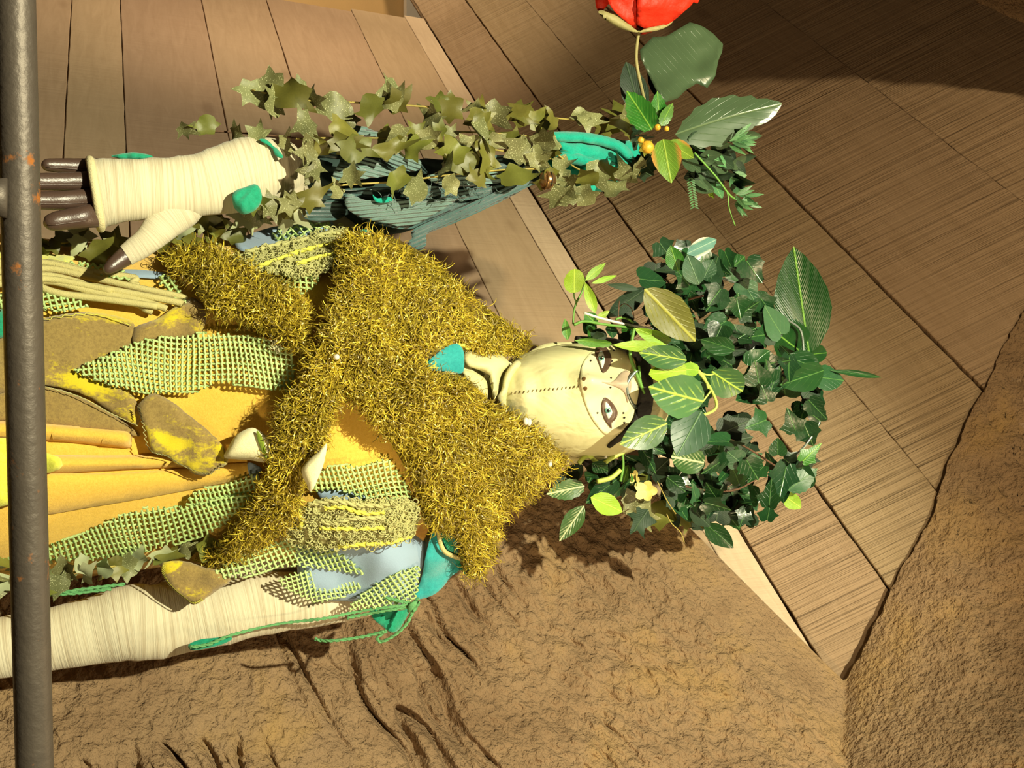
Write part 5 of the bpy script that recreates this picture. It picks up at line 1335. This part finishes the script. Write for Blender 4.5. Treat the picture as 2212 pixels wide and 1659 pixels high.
for b_, t_, w_, m_ in [((1370, 1085), (1410, 1145), 70, 'satin2'), ((1340, 1080), (1400, 1080), 56, 'satin2'), ((1400, 1100), (1360, 1160), 64, 'dark'), ((1440, 1080), (1420, 1150), 70, 'satin'), ((1480, 1090), (1540, 1125), 56, 'satin'), ((1450, 1040), (1490, 1100), 50, 'satin'), ((1360, 1030), (1400, 1060), 50, 'satin'), ((1500, 1110), (1460, 1140), 54, 'satin'), ((1400, 1000), (1370, 1050), 40, 'satin')]:
    C(random.choice(SAT), b_, t_, w_, m_, random.uniform(-.045, -.01), None, (random.uniform(-.3, .3), random.uniform(-.3, .3)))
for k, (x, y) in enumerate([(1395, 1060), (1372, 1030)]):
    for j in range(5 if k == 0 else 4):
        a = j * 1.25 + k; C('round', (x, y), (x + (26 if k == 0 else 14) * math.cos(a), y + (24 if k == 0 else 14) * math.sin(a)), 22 if k == 0 else 12, 'yellowflower', -.055, -.065, name='flower_petal')
# lime sprig at the viewer's left
stem('sprig_stem', [(1238, 700), (1240, 672), (1246, 652), (1258, 628), (1264, 600)], -.05, .0012, 'stem', crown); stem('sprig_stem', [(1246, 655), (1240, 640), (1240, 620)], -.05, .0009, 'stem', crown)
C('round', (1240, 632), (1240, 580), 46, 'limeleaf', -.06, -.07, (.2, .2), 'round lime leaf of the side sprig'); C('lance', (1264, 606), (1308, 568), 20, 'limeleaf', -.06, -.06); C('lance', (1278, 612), (1336, 594), 13, 'limeleaf', -.06, -.06); C('ovate', (1286, 676), (1264, 610), 24, 'limeleaf', -.07, -.07); C('serr', (1288, 690), (1316, 672), 16, 'limeleaf', -.07, -.07); C('lance', (1226, 735), (1220, 688), 20, 'green', -.06, -.06); C('ovate', (1290, 700), (1262, 676), 30, 'green', -.065, -.065)
for pts, m_, r_ in [([(1262, 676), (1300, 688), (1350, 700), (1405, 710)], 'whitewire', .0016), ([(1240, 702), (1262, 694), (1300, 700), (1360, 708), (1410, 716)], 'stem', .0017), ([(1330, 690), (1342, 686), (1358, 690), (1368, 698)], 'stem', .0014),
                    ([(1370, 710), (1364, 740), (1362, 770), (1372, 800), (1388, 840)], 'stem', .002), ([(1376, 800), (1362, 815), (1355, 830), (1356, 850), (1364, 870), (1374, 882)], 'wire', .0022), ([(1380, 790), (1385, 830), (1392, 850)], 'stem', .0015),
                    ([(1250, 1001), (1262, 988), (1274, 986), (1286, 996), (1300, 1003), (1320, 990), (1348, 976)], 'limestem', .0028), ([(1340, 965), (1345, 985), (1346, 1010), (1340, 1040)], 'stem', .0017), ([(1290, 1040), (1320, 1032), (1340, 1015)], 'limestem', .003), ([(1308, 990), (1312, 970), (1325, 955)], 'whitewire', .0016),
                    ([(1486, 786), (1510, 805), (1535, 840), (1548, 872), (1540, 888), (1515, 898)], 'limestem', .0018), ([(1490, 782), (1520, 812), (1530, 840)], 'limestem', .0014), ([(1535, 845), (1522, 862), (1515, 870)], 'limestem', .0012), ([(1505, 802), (1530, 810), (1545, 806)], 'limestem', .0012),
                    ([(1335, 690), (1338, 665), (1350, 656), (1365, 668), (1370, 690)], 'twig', .0006), ([(1338, 650), (1336, 680), (1345, 700)], 'twig', .0006), ([(1440, 1110), (1450, 1130), (1470, 1150), (1478, 1172)], 'goldstem', .0007), ([(1420, 1040), (1440, 1080), (1460, 1110)], 'goldstem', .0007)]:
    stem('stalk', pts, -.118 if pts[0][1] < 950 and pts[0][0] > 1360 else (-.085 if pts[0][1] < 950 else -.06), r_, m_, crown)
for k in range(22):    # dry scraps tucked under the rim
    x = random.uniform(1270, 1400); y = random.choice([random.uniform(690, 735), random.uniform(990, 1050)])
    rleaf(['lance', 'ovate'], (x, y), 34, ['dark', 'ivy', 'green', 'dark'], crown, random.uniform(-.07, -.03), tilt=.6)
# olive leaves along the dress sides
def fD(x, y): return fT(x, y)
side = empty('leaf_garland', P(420, 500, -.05), 'garland of olive satin leaves along the dress below the gauntlet', 'garland')
garland([(330, 520), (400, 500), (480, 490), (560, 480), (640, 455)], side, fD, .028, 15, 66, ['satin', 'satin2', 'satinback', 'satin'], 26)
garland([(60, 510), (120, 525), (200, 520), (260, 540)], side, fD, .024, 18, 60, ['satin', 'satinback', 'satin'], 22)
side2 = empty('leaf_garland', P(200, 1220, -.05), 'garland of olive satin leaves along the dress beside the hanging sleeve', 'garland')
garland([(-60, 1250), (0, 1245), (100, 1245), (200, 1230), (300, 1215), (380, 1195), (440, 1165)], side2, lambda x, y: fT(x, np.minimum(y, 1180)) , .010, 18, 58, ['satin', 'satinback', 'satin', 'satin2'], 18)
for o in (side, side2): o['group'] = 'olive leaf garlands on the dress'
